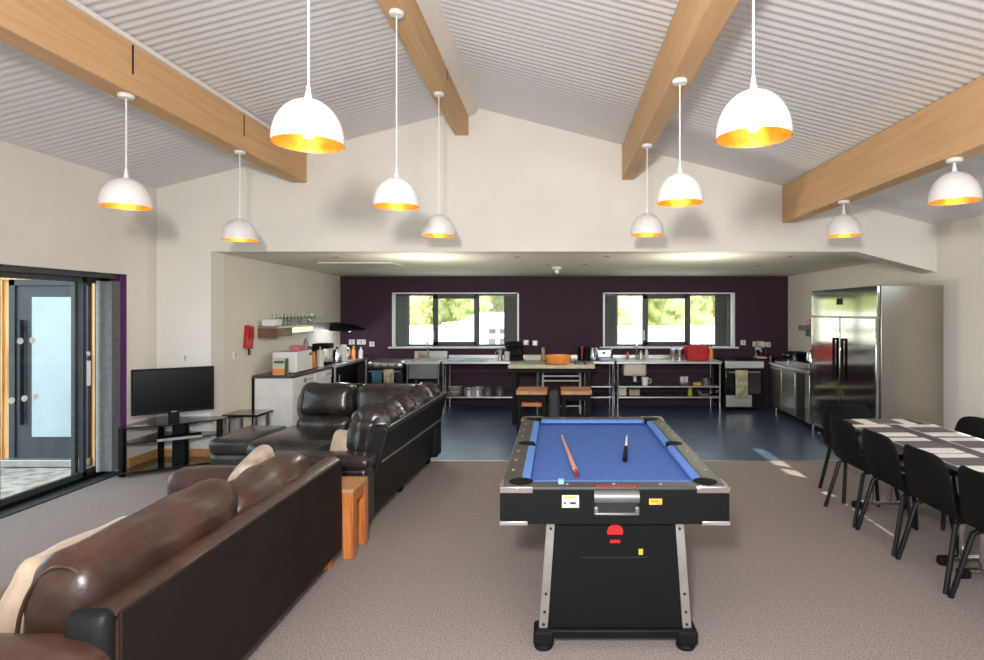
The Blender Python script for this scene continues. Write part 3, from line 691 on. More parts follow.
# ------------------------------------------------------------------ kitchen, back run
YF = 9.78; YK = 10.46; ZB = .85
t = thing('range_cooker', 'steel-topped dark cooker with towels on its rail, left of the sink', 'cooker', (-2.9, 10.1, 0)); o = t.location
MB(o).box(-3.2, -2.6, YF+.05, YK, .06, .72).build('body', BLACKW, t, bevel=.006)
MB(o).cushion((-2.9, YF+.34, .785), (.31, .36, .068), .06, axis=2, amt=.0, n=12).build('hob', STEEL, t)
MB(o).box(-3.17, -2.63, YF+.03, YF+.05, .15, .68).build('oven_door', GLOSSBLACK, t, bevel=.006)
MB(o).cyl((-3.17, YF+.0, .68), (-2.63, YF+.0, .68), .012).build('rail', STEEL, t)
for i in range(4): MB(o).cyl((-3.1+i*.13, YF-.022, .785), (-3.1+i*.13, YF-.0, .785), .018, n=12).build('knob', BLACK, t)
for x in (-3.15, -2.65):
    for y in (YF+.1, YK-.06): MB(o).cyl((x, y, 0), (x, y, .06), .02, n=10).build('foot', BLACK, t)
def towel(x0, x1, y, zt, zb, m, label):
    t = MB(); n = 8; V = []
    for s_, dy in ((0, -.018), (1, .018)):
        pass
    prof = [(y+.014, zt-.12), (y+.014, zt), (y+.006, zt+.014), (y-.006, zt+.014), (y-.015, zt), (y-.018, (zt+zb)/2), (y-.016, zb)]
    cols = []
    for i in range(n+1):
        x = x0+(x1-x0)*i/n; w = .004*math.sin(i*2.1)
        cols.append([t.bm.verts.new((x, p[0]+w*(1 if p[1] < zt else 0), p[1])) for p in prof])
    for A, B in zip(cols, cols[1:]):
        for k in range(len(prof)-1): t.bm.faces.new((A[k], B[k], B[k+1], A[k+1]))
    ob = t.build('tea_towel', m, solid=.005); return tag(ob, label, 'towel')
towel(bx(372, YF), bx(382, YF), YF, .685, .46, TEALC, 'teal towel hanging on the cooker rail left of the sink')
towel(bx(384, YF), bx(394, YF), YF, .70, .44, CREAMC, 'cream patterned towel hanging beside the teal one on the cooker rail')
t = thing('sink_unit', 'freestanding steel sink unit under the left kitchen window', 'sink', (-2.25, 10.1, 0)); o = t.location
x0, x1 = bx(405, YF), bx(440, YF)
MB(o).box(x0, x1, YF, YF+.06, .80, ZB).box(x0, x1, YF+.50, YK, .80, ZB).box(x0, x0+.06, YF+.06, YF+.5, .80, ZB).box(x1-.06, x1, YF+.06, YF+.5, .80, ZB).build('rim', STEEL, t, bevel=.004)
MB(o).box(x0+.05, x1-.05, YF+.05, YF+.51, .55, .57).box(x0+.05, x0+.062, YF+.05, YF+.51, .57, .82).box(x1-.062, x1-.05, YF+.05, YF+.51, .57, .82).box(x0+.05, x1-.05, YF+.045, YF+.057, .55, .81).box(x0+.05, x1-.05, YF+.5, YF+.51, .57, .82).build('bowl', SATIN, t, bevel=.006)
MB(o).box(x0, x1, YK-.03, YK, ZB, ZB+.13).build('splashback', STEEL, t, bevel=.003)
for x in (x0+.03, x1-.03):
    for y in (YF+.03, YK-.04): MB(o).cyl((x, y, 0), (x, y, .80), .018, n=12).build('leg', CHROME, t)
tp = MB(o).cyl((-2.31, YK-.09, ZB), (-2.31, YK-.09, ZB+.05), .022).tube([(-2.31, YK-.09, ZB+.04), (-2.31, YK-.09, ZB+.26), (-2.31, YK-.13, ZB+.30), (-2.31, YK-.2, ZB+.29), (-2.31, YK-.22, ZB+.24)], .011, 10).build('tap', CHROME, t)
MB(o).cyl((-2.4, YK-.09, ZB+.05), (-2.34, YK-.09, ZB+.05), .01, n=10).build('tap_lever', CHROME, tp)
def bench(x0, x1, shelves, label, mid=()):
    t = thing('steel_bench', label, 'bench', ((x0+x1)/2, 10.1, 0), group='steel benches along the purple wall'); o = t.location
    MB(o).box(x0, x1, YF, YK, ZB-.045, ZB).build('worktop', STEEL, t, bevel=.006)
    MB(o).box(x0, x1, YK-.02, YK, ZB, ZB+.06).build('upstand', STEEL, t, bevel=.002)
    for x in (x0+.025, x1-.025)+tuple(mid):
        for y in (YF+.04, YK-.05): MB(o).cyl((x, y, 0), (x, y, ZB-.045), .02, n=12).build('leg', CHROME, t)
    for (a, b, z) in shelves: MB(o).box(a, b, YF+.03, YK-.03, z-.025, z).build('undershelf', STEEL, t, bevel=.003)
    MB(o).cyl((x0+.03, YK-.06, .62), (x1-.03, YK-.06, .62), .008, n=8).build('brace', SATIN, t)
    return t
bA = bench(bx(441.5, YF), bx(614.5, YF), ((-1.93, -.35, .25), (.52, .93, .25), (.52, .93, .43)), 'long steel bench on the purple wall between the sink and the pepper mill', (-.33, .5))
bB = bench(bx(616.5, YF), bx(722, YF), ((1.03, 2.76, .25), (1.03, 2.76, .43)), 'steel bench with a hanging sink bowl under the right kitchen window')
o = bB.location
MB(o).cushion((1.33, 10.08, .71), (.2, .2, .125), .05, n=10, amt=0).build('sink_bowl', CREAM, bB, label='pale underside of the sink bowl')
MB(o).cyl((1.35, 10.05, .48), (1.35, 10.05, .59), .03).build('waste_pipe', WPLAST, bB)
MB(o).tube([(1.42, YK-.09, ZB), (1.42, YK-.09, ZB+.2), (1.42, YK-.14, ZB+.25), (1.42, YK-.22, ZB+.22)], .011, 10).build('tap', CHROME, bB)
# wall oven range at the right end
t = thing('oven', 'steel oven range with dark front at the right end of the purple wall', 'oven', (3.17, 10.1, 0)); o = t.location
x0, x1 = bx(725, YF), bx(764, YF)
MB(o).box(x0, x1, YF+.03, YK, .06, .84).build('body', BLACKW, t, bevel=.006)
MB(o).box(x0, x1, YF-.01, YF+.03, .73, .86).build('control_panel', STEEL, t, bevel=.01)
MB(o).box(x0+.02, x1-.05, YF+.01, YF+.03, .30, .70).build('oven_door', GLOSSBLACK, t, bevel=.006)
MB(o).box(x0+.02, x1-.2, YF+.005, YF+.03, .08, .28).build('warming_drawer', STEEL, t, bevel=.006)
MB(o).cyl((x0+.06, YF-.02, .67), (x1-.08, YF-.02, .67), .012).build('rail', STEEL, t)
for x in (x0+.05, x1-.05):
    for y in (YF+.08, YK-.06): MB(o).cyl((x, y, 0), (x, y, .06), .02, n=10).build('foot', BLACK, t)
MB(o).box(x0+.04, x1-.04, YF+.08, YK-.06, .84, .87).build('hob', BLACKW, t, bevel=.006)
towel(bx(735, YF), bx(747, YF), YF-.02, .69, .24, CREAMC, 'long cream towel hanging on the oven rail in the right corner')

# on the back run
bottle(bx(430, 10.2)-.2, 10.30, ZB, .13, .03, AMBER, 'small amber soap bottle at the back of the left sink')
t = thing('utensil_pot', 'white pot of utensils beside the black coffee maker', 'pot', (bx(507, 10.0), 10.02, ZB))
MB().lathe([(0, 0), (.045, 0), (.05, .15), (.045, .15), (.04, .01), (0, .01)], n=18).build('pot', DISHW, t)
for i in range(5):
    a_ = i*1.3; MB().cyl((.01*math.cos(a_), .01*math.sin(a_), .02), (.04*math.cos(a_), .04*math.sin(a_), .24+.02*(i % 3)), .006, n=8).build('utensil', SILVER if i % 2 else BLACK, t)
t = thing('steel_jug', 'narrow pinkish steel jug left of the utensil pot', 'jug', (bx(500, 10.0), 10.02, ZB))
MB().lathe([(0, 0), (.04, 0), (.036, .1), (.045, .18), (.04, .18), (.03, .02), (0, .02)], n=18).build('body', SILVER, t); MB().tube([(-.042, 0, .16), (-.08, 0, .14), (-.075, 0, .06), (-.04, 0, .04)], .007, 8).build('handle', SILVER, t)
t = thing('coffee_maker', 'big black coffee maker on the steel bench between the window and the white switch', 'coffee machine', (bx(514, 10.15), 10.2, ZB)); o = t.location
xc = o.x; MB(o).box(xc-.15, xc+.15, 10.06, 10.38, ZB, ZB+.06).build('base', BLACK, t, bevel=.01); MB(o).box(xc-.15, xc+.15, 10.22, 10.38, ZB+.06, ZB+.30).build('tank', BLACKW, t, bevel=.015); MB(o).box(xc-.15, xc+.15, 10.06, 10.38, ZB+.22, ZB+.31).build('head', BLACK, t, bevel=.02)
MB(o).cyl((xc, 10.12, ZB+.16), (xc, 10.12, ZB+.22), .03).build('spout', BLACK, t)
t = thing('storage_box', 'low cream box on the steel bench below the white switch', 'box', (bx(533, 10.05), 10.1, ZB)); o = t.location; xc = o.x
MB(o).box(xc-.14, xc+.14, 10.0, 10.2, ZB, ZB+.075).build('body', CREAM, t, bevel=.006); MB(o).box(xc-.145, xc+.145, 9.995, 10.205, ZB+.07, ZB+.09).build('lid', CREAM, t, bevel=.004)
t = thing('pepper_mill', 'tall tan wooden pepper mill on the steel bench', 'pepper mill', (bx(543.2, 10.1), 10.1, ZB))
MB().lathe([(0, 0), (.035, 0), (.036, .05), (.03, .1), (.034, .15), (.03, .165), (0, .165)], n=18).build('body', OAKTOP, t); MB().lathe([(0, .165), (.028, .168), (.035, .19), (.026, .215), (0, .22)], n=18).build('head', OAKTOP, t)
bottle(bx(579, 10.05), 10.0, ZB, .25, .03, POCKET, 'dark wine bottle on the steel bench, right of the wooden bowl')
bottle(bx(582.5, 10.1), 10.2, ZB, .22, .032, RED, 'red-labelled bottle behind the dark wine bottle', capm=SILVER)
kettle(bx(587, 10.1), 10.1, ZB, BLACKW, 'black kettle on the steel bench left of the chrome one')
kettle(bx(593.5, 10.1), 10.02, ZB, CHROME, 'chrome kettle on the steel bench left of the blue board')
t = thing('toaster', 'black and chrome toaster behind the blue board on the steel bench', 'toaster', (bx(604, 10.15), 10.25, ZB)); o = t.location; xc = o.x
MB(o).box(xc-.15, xc+.15, 10.17, 10.35, ZB+.01, ZB+.19).build('body', CHROME, t, bevel=.03, seg=3); MB(o).box(xc-.12, xc+.12, 10.23, 10.25, ZB+.185, ZB+.192).box(xc-.12, xc+.12, 10.28, 10.30, ZB+.185, ZB+.192).build('slots', CAV, t); MB(o).box(xc-.02, xc+.02, 10.15, 10.17, ZB+.1, ZB+.13).build('lever', BLACK, t)
t = thing('chopping_board', 'pale blue chopping board lying at the end of the long steel bench', 'board', (bx(608, 9.95), 9.95, ZB)); o = t.location; xc = o.x
MB(o).box(xc-.14, xc+.14, 9.85, 10.08, ZB, ZB+.03).build('board', BLUEP, t, bevel=.008)
for px, m_, lab in ((457, BLUEP, 'pale blue chopping board on the steel bench nearest the left sink'), (478, BLUEP, 'pale blue chopping board on the steel bench under the window middle')):
    xc = bx(px, 10.0); tag(MB((xc, 10, ZB)).box(xc-.16, xc+.16, 9.86, 10.16, ZB, ZB+.015).build('chopping_board', m_, bevel=.005), lab, 'board').location = (xc, 10, ZB)
bottle(bx(628, 10.15), 10.2, ZB, .15, .028, AMBER, 'amber bottle left of the tap under the right window')
bottle(bx(641, 10.15), 10.15, ZB, .17, .034, GREYTOP, 'grey soap bottle right of the tap under the right window', capm=BLACK)
bottle(bx(647, 10.15), 10.2, ZB, .2, .03, WPLAST, 'white spray bottle right of the tap under the right window', capm=SILVER)
for px, lab in ((673, 'steel canister left of its twin beside the red crate'), (679.5, 'steel canister standing against the red crate')):
    t = thing('steel_canister', lab, 'canister', (bx(px, 10.1), 10.1, ZB), group='steel canisters')
    MB().lathe([(0, 0), (.05, 0), (.054, .17), (0, .17)], n=20).build('body', CHROME, t); MB().lathe([(0, .17), (.056, .17), (.056, .19), (.012, .2), (.012, .215), (0, .218)], n=20).build('lid', CHROME, t)
t = thing('red_crate', 'bright red plastic crate standing under the right kitchen window', 'crate', (bx(697, 10.1), 10.15, ZB)); o = t.location; xc = o.x
MB(o).box(xc-.19, xc+.19, 10.05, 10.07, ZB+.01, ZB+.24).box(xc-.19, xc+.19, 10.26, 10.28, ZB+.01, ZB+.24).box(xc-.19, xc-.17, 10.05, 10.28, ZB+.01, ZB+.24).box(xc+.17, xc+.19, 10.05, 10.28, ZB+.01, ZB+.24).box(xc-.19, xc+.19, 10.05, 10.28, ZB+.0, ZB+.02).build('body', RED, t, bevel=.006)
MB(o).box(xc-.2, xc+.2, 10.04, 10.06, ZB+.225, ZB+.245).box(xc-.2, xc+.2, 10.27, 10.29, ZB+.225, ZB+.245).build('rim', RED, t, bevel=.004)
bottle(bx(710.5, 10.1), 10.05, ZB, .26, .035, TERR, 'orange and black bottle right of the red crate')
# under the benches
def dishpile(px, n, z, r, label):
    xc = bx(px, 9.95)
    for i in range(n):
        t = tag(MB().lathe([(0, 0), (r*.5, 0), (r, .045), (r*.97, .045), (r*.5, .008), (0, .008)], n=20).build('mixing_bowl', DISHW), label if i == n-1 else label.replace('topmost', 'lower'), 'bowl', 'stacked white bowls'); t.location = (xc, 9.98, z+i*.05)
dishpile(455, 3, .25, .13, 'topmost white bowl of the stack under the steel bench')
for px, r_, h_, m_, lab in ((469, .09, .13, SILVER, 'small steel saucepan beside the white bowls'), (478, .1, .14, GREYTOP, 'pale saucepan on the bench shelf, second from the bowls'), (488, .12, .12, POTM, 'dark saucepan on the bench shelf'), (500, .11, .14, POTM, 'dark stock pot at the right of the bench shelf')):
    t = thing('saucepan', lab, 'saucepan', (bx(px, 9.98), 9.98, .25), group='pans under the long bench')
    MB().lathe([(0, 0), (r_, 0), (r_, h_), (r_-.006, h_), (r_-.006, .006), (0, .006)], n=20).build('body', m_, t)
    MB().cyl((0, -r_, h_-.02), (.03, -r_-.08, h_-.01), .01, n=8).build('handle', BLACK, t)
t = thing('lunch_box', 'small cream tub on the lower shelf under the sink bowl', 'tub', (1.12, 10.0, .25)); MB().box(-.07, .07, -.08, .08, 0, .13).build('body', CREAM, t, bevel=.012); MB().box(-.075, .075, -.085, .085, .13, .145).build('lid', WPLAST, t, bevel=.004)
t = thing('lunch_box', 'low pinkish tub beside the cream tub under the right bench', 'tub', (1.33, 10.0, .25)); MB().box(-.09, .09, -.08, .08, 0, .09).build('body', BEIGE, t, bevel=.012); MB().box(-.095, .095, -.085, .085, .09, .10).build('lid', BEIGE, t, bevel=.004)
t = thing('cleaning_jug', 'white plastic jug on the upper shelf below the sink bowl', 'jug', (bx(645, 9.95), 9.95, .43)); MB().lathe([(0, 0), (.055, 0), (.06, .13), (.05, .14), (0, .14)], n=18).build('body', WPLAST, t); MB().tube([(.06, 0, .11), (.1, 0, .1), (.1, 0, .04), (.06, 0, .03)], .008, 8).build('handle', WPLAST, t)
bottle(bx(690, 9.95), 9.95, .25, .17, .04, LIME, 'yellow-green bottle standing on the lower shelf of the right bench', capm=YELLOW)
t = thing('scrubbing_brush', 'yellow brush head on the upper shelf of the right bench', 'brush', (bx(697, 9.95), 9.95, .43)); MB().box(-.07, .07, -.03, .03, .02, .05).build('head', LIME, t, bevel=.008); MB().box(-.065, .065, -.025, .025, 0, .02).build('bristles', YELLOW, t)
t = thing('stock_pot', 'grey stock pot at the right of the upper shelf below the red crate', 'pot', (bx(706, 9.98), 10.0, .43)); MB().lathe([(0, 0), (.1, 0), (.1, .12), (.104, .125), (.04, .15), (0, .152)], n=20).build('body', POTM, t); MB().cyl((0, 0, .15), (0, 0, .18), .015, n=10).build('lid_knob', BLACK, t)
t = thing('roasting_tin', 'dull pink roasting dish on the lower shelf of the right bench', 'dish', (bx(709, 9.98), 10.0, .25)); MB().prism([(-.14, 0), (.14, 0), (.17, .08), (.16, .08), (.135, .01), (-.135, .01), (-.16, .08), (-.17, .08)], 1, -.12, .12).build('dish', BEIGE, t, bevel=.006)

# island table with stools
t = thing('island_table', 'high kitchen island table with a thick pale wood top and dark legs', 'table', (bx(551.5, 8.9), 8.9, 0)); o = t.location
x0, x1, y0, y1, ZI = bx(508, 8.6), bx(595, 8.6), 8.6, 9.2, .90
MB(o).box(x0, x1, y0, y1, ZI-.055, ZI).build('tabletop', PALEWOOD, t, bevel=.006)
for x in (x0+.06, x1-.12):
    for y in (y0+.05, y1-.1): MB(o).box(x, x+.06, y, y+.06, 0, ZI-.055).build('leg', BLACKW, t, bevel=.004)
MB(o).box(x0+.06, x1-.06, y0+.06, y0+.09, ZI-.12, ZI-.055).box(x0+.06, x1-.06, y1-.09, y1-.06, ZI-.12, ZI-.055).build('apron', BLACKW, t)
for px, w, m_, lab in ((517, .085, STICK, 'pale pink paper at the left end of the island table'), (529, .10, TEAL, 'blue-green mat on the left half of the island table'), (540, .075, STICK, 'white paper on the island table left of the wooden bowl'), (571, .075, MATW, 'patterned white paper right of the wooden bowl'), (580, .09, TEAL, 'green-blue mat right of the wooden bowl'), (589, .08, STICK, 'pale paper at the right end of the island table')):
    q = tag(MB().box(-w, w, -.16, .16, 0, .005).build('table_mat', m_), lab, 'mat', 'mats on the island table'); q.location = (bx(px, 8.85), 8.83, ZI)
t = thing('wooden_bowl', 'straight-sided orange wooden bowl in the middle of the island table', 'bowl', (bx(558.5, 8.72), 8.76, ZI+.006))
MB().lathe([(0, 0), (.16, 0), (.185, .03), (.195, .125), (.18, .13), (.17, .03), (0, .02)], n=32).build('bowl', TERR, t, bevel=.003)
def barstool(xc, label, extra=False):
    t = thing('wooden_stool', label, 'stool', (xc, 8.09, 0), group='wooden-topped stools at the island')
    MB().box(-.21, .21, -.25, .24, .565, .615).build('seat', OAKTOP, t, bevel=.006)
    for sx in (-.17, .17):
        for sy in (-.2, .2): MB().box(sx-.03, sx+.03, sy-.03, sy+.03, 0, .565).build('leg', BLACKW, t, bevel=.004)
    MB().box(-.17, .17, -.2, -.17, .48, .565).box(-.17, .17, .17, .2, .48, .565).build('rail', BLACKW, t)
    if extra: MB().box(-.14, .14, -.215, -.05, .40, .45).build('footboard', OAK, t, bevel=.006)
    else: MB().box(-.14, .14, -.2, -.17, .25, .28).build('footrest', BLACKW, t)
barstool(bx(531.5, 7.84), 'wooden-topped stool at the left of the island, brown board under its seat', True)
barstool(bx(576.5, 7.84), 'wooden-topped stool at the right of the island')
t = thing('dark_bag', 'charcoal fabric bag between the two wooden stools', 'bag', (bx(555, 7.95), 8.0, 0))
MB().cushion((-.013, 0, .3), (.08, .16, .3), .07, axis=0, amt=.1, n=12, wr=.02).build('body', BLUEBIN, t); MB().tube([(-.04, 0, .58), (-.04, 0, .66), (.04, 0, .66), (.04, 0, .58)], .008, 8).build('strap', BLACK, t)
t = thing('utility_trolley', 'cream tube-framed trolley with black trays behind the stools', 'trolley', (bx(561.5, 9.35), 9.42, 0))
for sx in (-.3, .3):
    for sy in (-.14, .14): MB().cyl((sx, sy, .05), (sx, sy, .80), .014, n=10).build('post', CREAM, t)
for z in (.66, .585, .18):
    MB().box(-.3, .3, -.155, -.135, z-.012, z+.012).box(-.3, .3, .135, .155, z-.012, z+.012).build('rail', CREAM, t, bevel=.004)
for z in (.60, .2): MB().box(-.28, .28, -.13, .13, z, z+.09).build('tray', BLACKW, t, bevel=.02)
for sx in (-.3, .3):
    for sy in (-.14, .14): MB().cyl((sx-.012, sy, .027), (sx+.012, sy, .027), .027, n=14).build('caster', BLACK, t)

# ------------------------------------------------------------------ kitchen, right run
XQ = 3.56
t = thing('tall_fridge', 'tall double-door steel fridge with black handles on the right', 'fridge', (3.93, 7.3, 0)); o = t.location
y0, y1, ZF = 6.46, 8.14, 1.985
MB(o).box(XQ+.05, XR-.004, y0, y1, .1, ZF).build('body', STEELF, t, bevel=.004)
for k, (a_, b_) in enumerate(((y0+.02, 7.29), (7.31, y1-.01))):
    dr = MB(o).box(XQ, XQ+.046, a_, b_, .16, 1.62).build('door', STEELD, t, bevel=.008)
    yh = 7.19 if k == 0 else 7.41
    MB(o).box(XQ-.035, XQ-.015, yh-.02, yh+.02, .84, 1.36).box(XQ-.02, XQ, yh-.02, yh+.02, .84, .87).box(XQ-.02, XQ, yh-.02, yh+.02, 1.33, 1.36).build('handle', BLACK, dr, bevel=.004)
MB(o).box(XQ+.01, XQ+.046, y0+.01, y1-.005, 1.635, ZF-.005).build('top_panel', STEELD, t, bevel=.004)
MB(o).box(XQ+.006, XQ+.01, 7.25, 7.40, 1.78, 1.86).build('thermostat', CAV, t)
MB(o).box(XQ+.06, XQ+.08, y0+.02, y1-.02, .03, .1).build('plinth', BLACKW, t)
for x in (XQ+.1, XR-.08):
    for y in (y0+.06, y1-.06): MB(o).cyl((x, y, 0), (x, y, .1), .022, n=12).build('foot', STEEL, t)
t = thing('fridge_counter', 'low steel counter fridge with two doors beside the tall fridge', 'fridge', (3.87, 9.0, 0)); o = t.location
y0, y1 = 8.2, 9.76
MB(o).box(XQ+.045, 4.16, y0, y1, .1, .80).build('body', STEEL, t, bevel=.004)
MB(o).box(XQ-.01, 4.17, y0-.01, y1, .80, .845).build('worktop', STEEL, t, bevel=.005)
for a_, b_ in ((9.23, y1-.02), (8.70, 9.21)):
    dr = MB(o).box(XQ+.005, XQ+.045, a_, b_, .13, .775).build('door', STEEL, t, bevel=.006)
    MB(o).box(XQ-.0, XQ+.006, a_+.02, a_+.04, .6, .75).build('handle', GREYFRAME, dr)
MB(o).box(XQ+.03, XQ+.045, 8.36, 8.68, .12, .78).build('recess_panel', CAV, t)
MB(o).box(XQ+.005, XQ+.045, y0, 8.34, .1, .79).build('end_panel', STEEL, t, bevel=.006)
MB(o).box(XQ+.02, XQ+.028, y0+.03, y1-.03, .846, .95).build('glass_upstand', GLOSSBLACK, t)
for y in (y0+.02, 8.98, y1-.02): MB(o).box(XQ+.012, XQ+.036, y-.012, y+.012, .845, .955).build('post', CHROME, t)
for x in (XQ+.1, 4.1):
    for y in (y0+.08, y1-.08): MB(o).cyl((x, y, 0), (x, y, .1), .02, n=12).build('foot', STEEL, t)
t = thing('stand_mixer', 'cream and chrome stand mixer in the right kitchen corner', 'mixer', (bx(760, 10.2), 10.2, .87)); 
MB().box(-.08, .08, -.13, .13, 0, .03).build('base', CREAM, t, bevel=.012); MB().box(-.05, .05, .05, .13, .03, .2).build('column', CREAM, t, bevel=.015); MB().cushion((0, -.02, .245), (.06, .15, .055), .05, n=10, amt=.1).build('head', CREAM, t); MB().lathe([(0, 0), (.05, 0), (.085, .07), (.09, .12), (.084, .12), (.0, .02)], (0, -.05, .03), 20).build('bowl', CHROME, t)
t = thing('black_grill', 'low black table-top grill on the right counter', 'grill', (3.9, 9.45, .845)); MB().box(-.15, .15, -.2, .2, .015, .11).build('body', BLACKW, t, bevel=.02); MB().box(-.15, .15, -.2, .2, .115, .19).build('lid', BLACKW, t, bevel=.03); MB().cyl((-.18, -.12, .14), (-.18, .12, .14), .012).build('handle', CHROME, t)
for p in ((-.12, -.17), (.12, -.17), (-.12, .17), (.12, .17)): MB().cyl((p[0], p[1], 0), (p[0], p[1], .016), .015, n=10).build('foot', BLACK, t)
kettle(3.92, 8.95, .845, CHROME, 'chrome kettle on the right counter beside the tall fridge')
bottle(3.75, 9.15, .845, .2, .035, POTM, 'grey bottle beside the chrome kettle on the right counter')
t = thing('wall_shelf', 'short steel wall shelf high beside the tall fridge', 'shelf', (4.1, 8.8, 1.40)); o = t.location
MB(o).box(3.93, 4.16, 8.45, 9.45, 1.40, 1.47).build('board', SATIN, t, bevel=.004); MB(o).box(3.98, 4.16, 8.6, 8.62, 1.3, 1.4).box(3.98, 4.16, 9.28, 9.3, 1.3, 1.4).build('bracket', STEEL, t)
for y, m_, lab in ((8.68, PINK, 'pink cup on the steel shelf nearest the tall fridge'), (8.9, DISHW, 'white cup in the middle of the steel shelf by the fridge'), (9.15, PINK, 'pink cup at the far end of the steel shelf by the fridge')):
    t = thing('cup', lab, 'cup', (4.02, y, 1.47), group='cups on the steel shelf'); MB().lathe([(0, 0), (.035, 0), (.045, .1), (.041, .1), (.03, .01), (0, .01)], n=16).build('body', m_, t); MB().tube([(-.04, 0, .08), (-.07, 0, .07), (-.065, 0, .03), (-.036, 0, .02)], .006, 8).build('handle', m_, t)

# kitchen ceiling fittings
def kz(y): return HD+(ZKB-HD)*(y-YG-.26)/(YB-YG-.06)
for i, (px, py) in enumerate(((425, 258.5), (699, 258), (517, 258.5), (607, 258), (790, 258), (437, 266), (548, 265.5), (585, 265), (336, 258.5), (758, 266))):
    Y = (2.35-H)*F/(HZ-py); x = bx(px, Y)
    lit = i in (0, 1)
    t = thing('downlight', 'recessed downlight in the kitchen ceiling, '+('glowing, above the left window', 'glowing, above the right window', 'dark, above the coffee maker', 'dark, in front of the right window', 'dark, nearest the tall fridge', 'dark, above the steel sink', 'dark, left of the ceiling sensor', 'dark, right of the ceiling sensor', 'dark, at the end of the ceiling hatch', 'dark, near the right kitchen corner')[i], 'downlight', (x, Y, kz(Y)), group='kitchen downlights')
    if lit:
        sl = bpy.data.lights.new('downlight_lamp', 'POINT'); sl.energy = 26; sl.color = (1, .93, .78); sl.shadow_soft_size = .05
        q = bpy.data.objects.new('downlight_lamp', sl); COL.objects.link(q); q.location = (x, Y, kz(Y)-.55)
    MB().lathe([(.028, -.002), (.045, -.004), (.045, -.001), (.0, -.001)], n=24).build('bezel', SILVER, t); MB().lathe([(0, -.003), (.028, -.003), (0, -.002)], n=20).build('lens', SPOT if lit else CAV, t)
Y = 8.6; t = thing('ceiling_sensor', 'round white sensor on the kitchen ceiling between the windows', 'sensor', (bx(557, Y), Y, kz(Y)))
MB().lathe([(0, -.10), (.03, -.095), (.035, -.05), (.07, -.03), (.075, -.001), (0, -.001)], n=24).build('body', WPLAST, t); MB().lathe([(0, -.106), (.012, -.1), (0, -.096)], n=12).build('lens', SILVER, t)
Y = 8.1; t = thing('ceiling_vent', 'long white panel edge on the kitchen ceiling at the left', 'vent', (bx(362, Y), Y, kz(Y)))
MB().box(-.5, .5, -.3, .3, -.018, -.001).build('panel', WPLAST, t, bevel=.004)

# ------------------------------------------------------------------ pool table
PX0, PX1, PY0, PY1, PZ = -.278, .846, 2.85, 4.745, .835
T = thing('pool_table', 'black pool table with blue cloth and silver corner caps', 'pool table', (.284, 3.8, 0)); o = T.location
RW, CW = .095, .045
MB(o).box(PX0+.05, PX1-.05, PY0+.05, PY1-.05, .76, .795).build('playing_cloth', FELT, T)
m = MB(o)
m.box(PX0, PX0+RW, PY0, PY1, .78, PZ); m.box(PX1-RW, PX1, PY0, PY1, .78, PZ); m.box(PX0+RW, PX1-RW, PY0, PY0+RW, .78, PZ); m.box(PX0+RW, PX1-RW, PY1-RW, PY1, .78, PZ)
m.build('rail', RAILW, T, bevel=.006)
m = MB(o); m.box(PX0-.002, PX1+.002, PY0-.002, PY0+.03, .652, .824); m.box(PX0-.002, PX1+.002, PY1-.03, PY1+.002, .652, .824); m.box(PX0-.002, PX0+.03, PY0+.03, PY1-.03, .652, .824); m.box(PX1-.03, PX1+.002, PY0+.03, PY1-.03, .652, .824)
m.build('apron', BLACKW, T, bevel=.004)
MB(o).box(PX0+.03, PX1-.03, PY0+.03, PY1-.03, .65, .755).build('bed', BLACKW, T)
ix0, ix1, iy0, iy1 = PX0+RW, PX1-RW, PY0+RW, PY1-RW; ym = (iy0+iy1)/2; pk = .055
def cush(horiz, a0, a1, e, sg):
    """a0..a1 along the rail, e = rail edge, sg = direction into the table"""
    d_ = sg*CW
    zb, zt = .795, PZ-.002
    outer = [(a0-.02, e), (a1+.02, e)]; inner = [(a0+.02, e+d_), (a1-.02, e+d_)]
    mm = MB(o); P = []
    for (a_, b_), z in ((outer[0], zt), (outer[1], zt), (inner[1], zt-.004), (inner[0], zt-.004), (outer[0], zb), (outer[1], zb), (inner[1], zb+.014), (inner[0], zb+.014)):
        P.append(mm.bm.verts.new((a_, b_, z) if horiz else (b_, a_, z)))
    for f in ((0, 1, 2, 3), (7, 6, 5, 4), (0, 1, 5, 4), (1, 2, 6, 5), (2, 3, 7, 6), (3, 0, 4, 7)): mm.bm.faces.new([P[i] for i in f])
    mm.build('cushion', FELT2, T, bevel=.003)
cush(True, ix0+pk, ix1-pk, iy0, 1); cush(True, ix0+pk, ix1-pk, iy1, -1)
for e, sg in ((ix0, 1), (ix1, -1)):
    cush(False, iy0+pk, ym-pk*.8, e, sg); cush(False, ym+pk*.8, iy1-pk, e, sg)
for x, y in ((ix0, iy0), (ix1, iy0), (ix0, iy1), (ix1, iy1), (ix0-.015, ym), (ix1+.015, ym)):
    MB(o).lathe([(0, .797), (.05, .797), (.056, PZ+.0015), (.0, PZ+.0018)] if abs(y-ym) < .01 else [(0, .797), (.055, .797), (.062, PZ+.0015), (0, PZ+.0018)], (x, y, 0), 24).build('pocket', POCKET, T)
m = MB(o)
for e in (PX0+.04, PX1-.04):
    for i in range(1, 8):
        if i != 4: m.cyl((e, iy0+(iy1-iy0)*i/8, PZ), (e, iy0+(iy1-iy0)*i/8, PZ+.0015), .008, n=12)
for e in (PY0+.05, PY1-.05):
    for i in (1, 2, 3): m.cyl((ix0+(ix1-ix0)*i/4, e, PZ), (ix0+(ix1-ix0)*i/4, e, PZ+.0015), .008, n=12)
m.build('sight_markers', STICK, T)
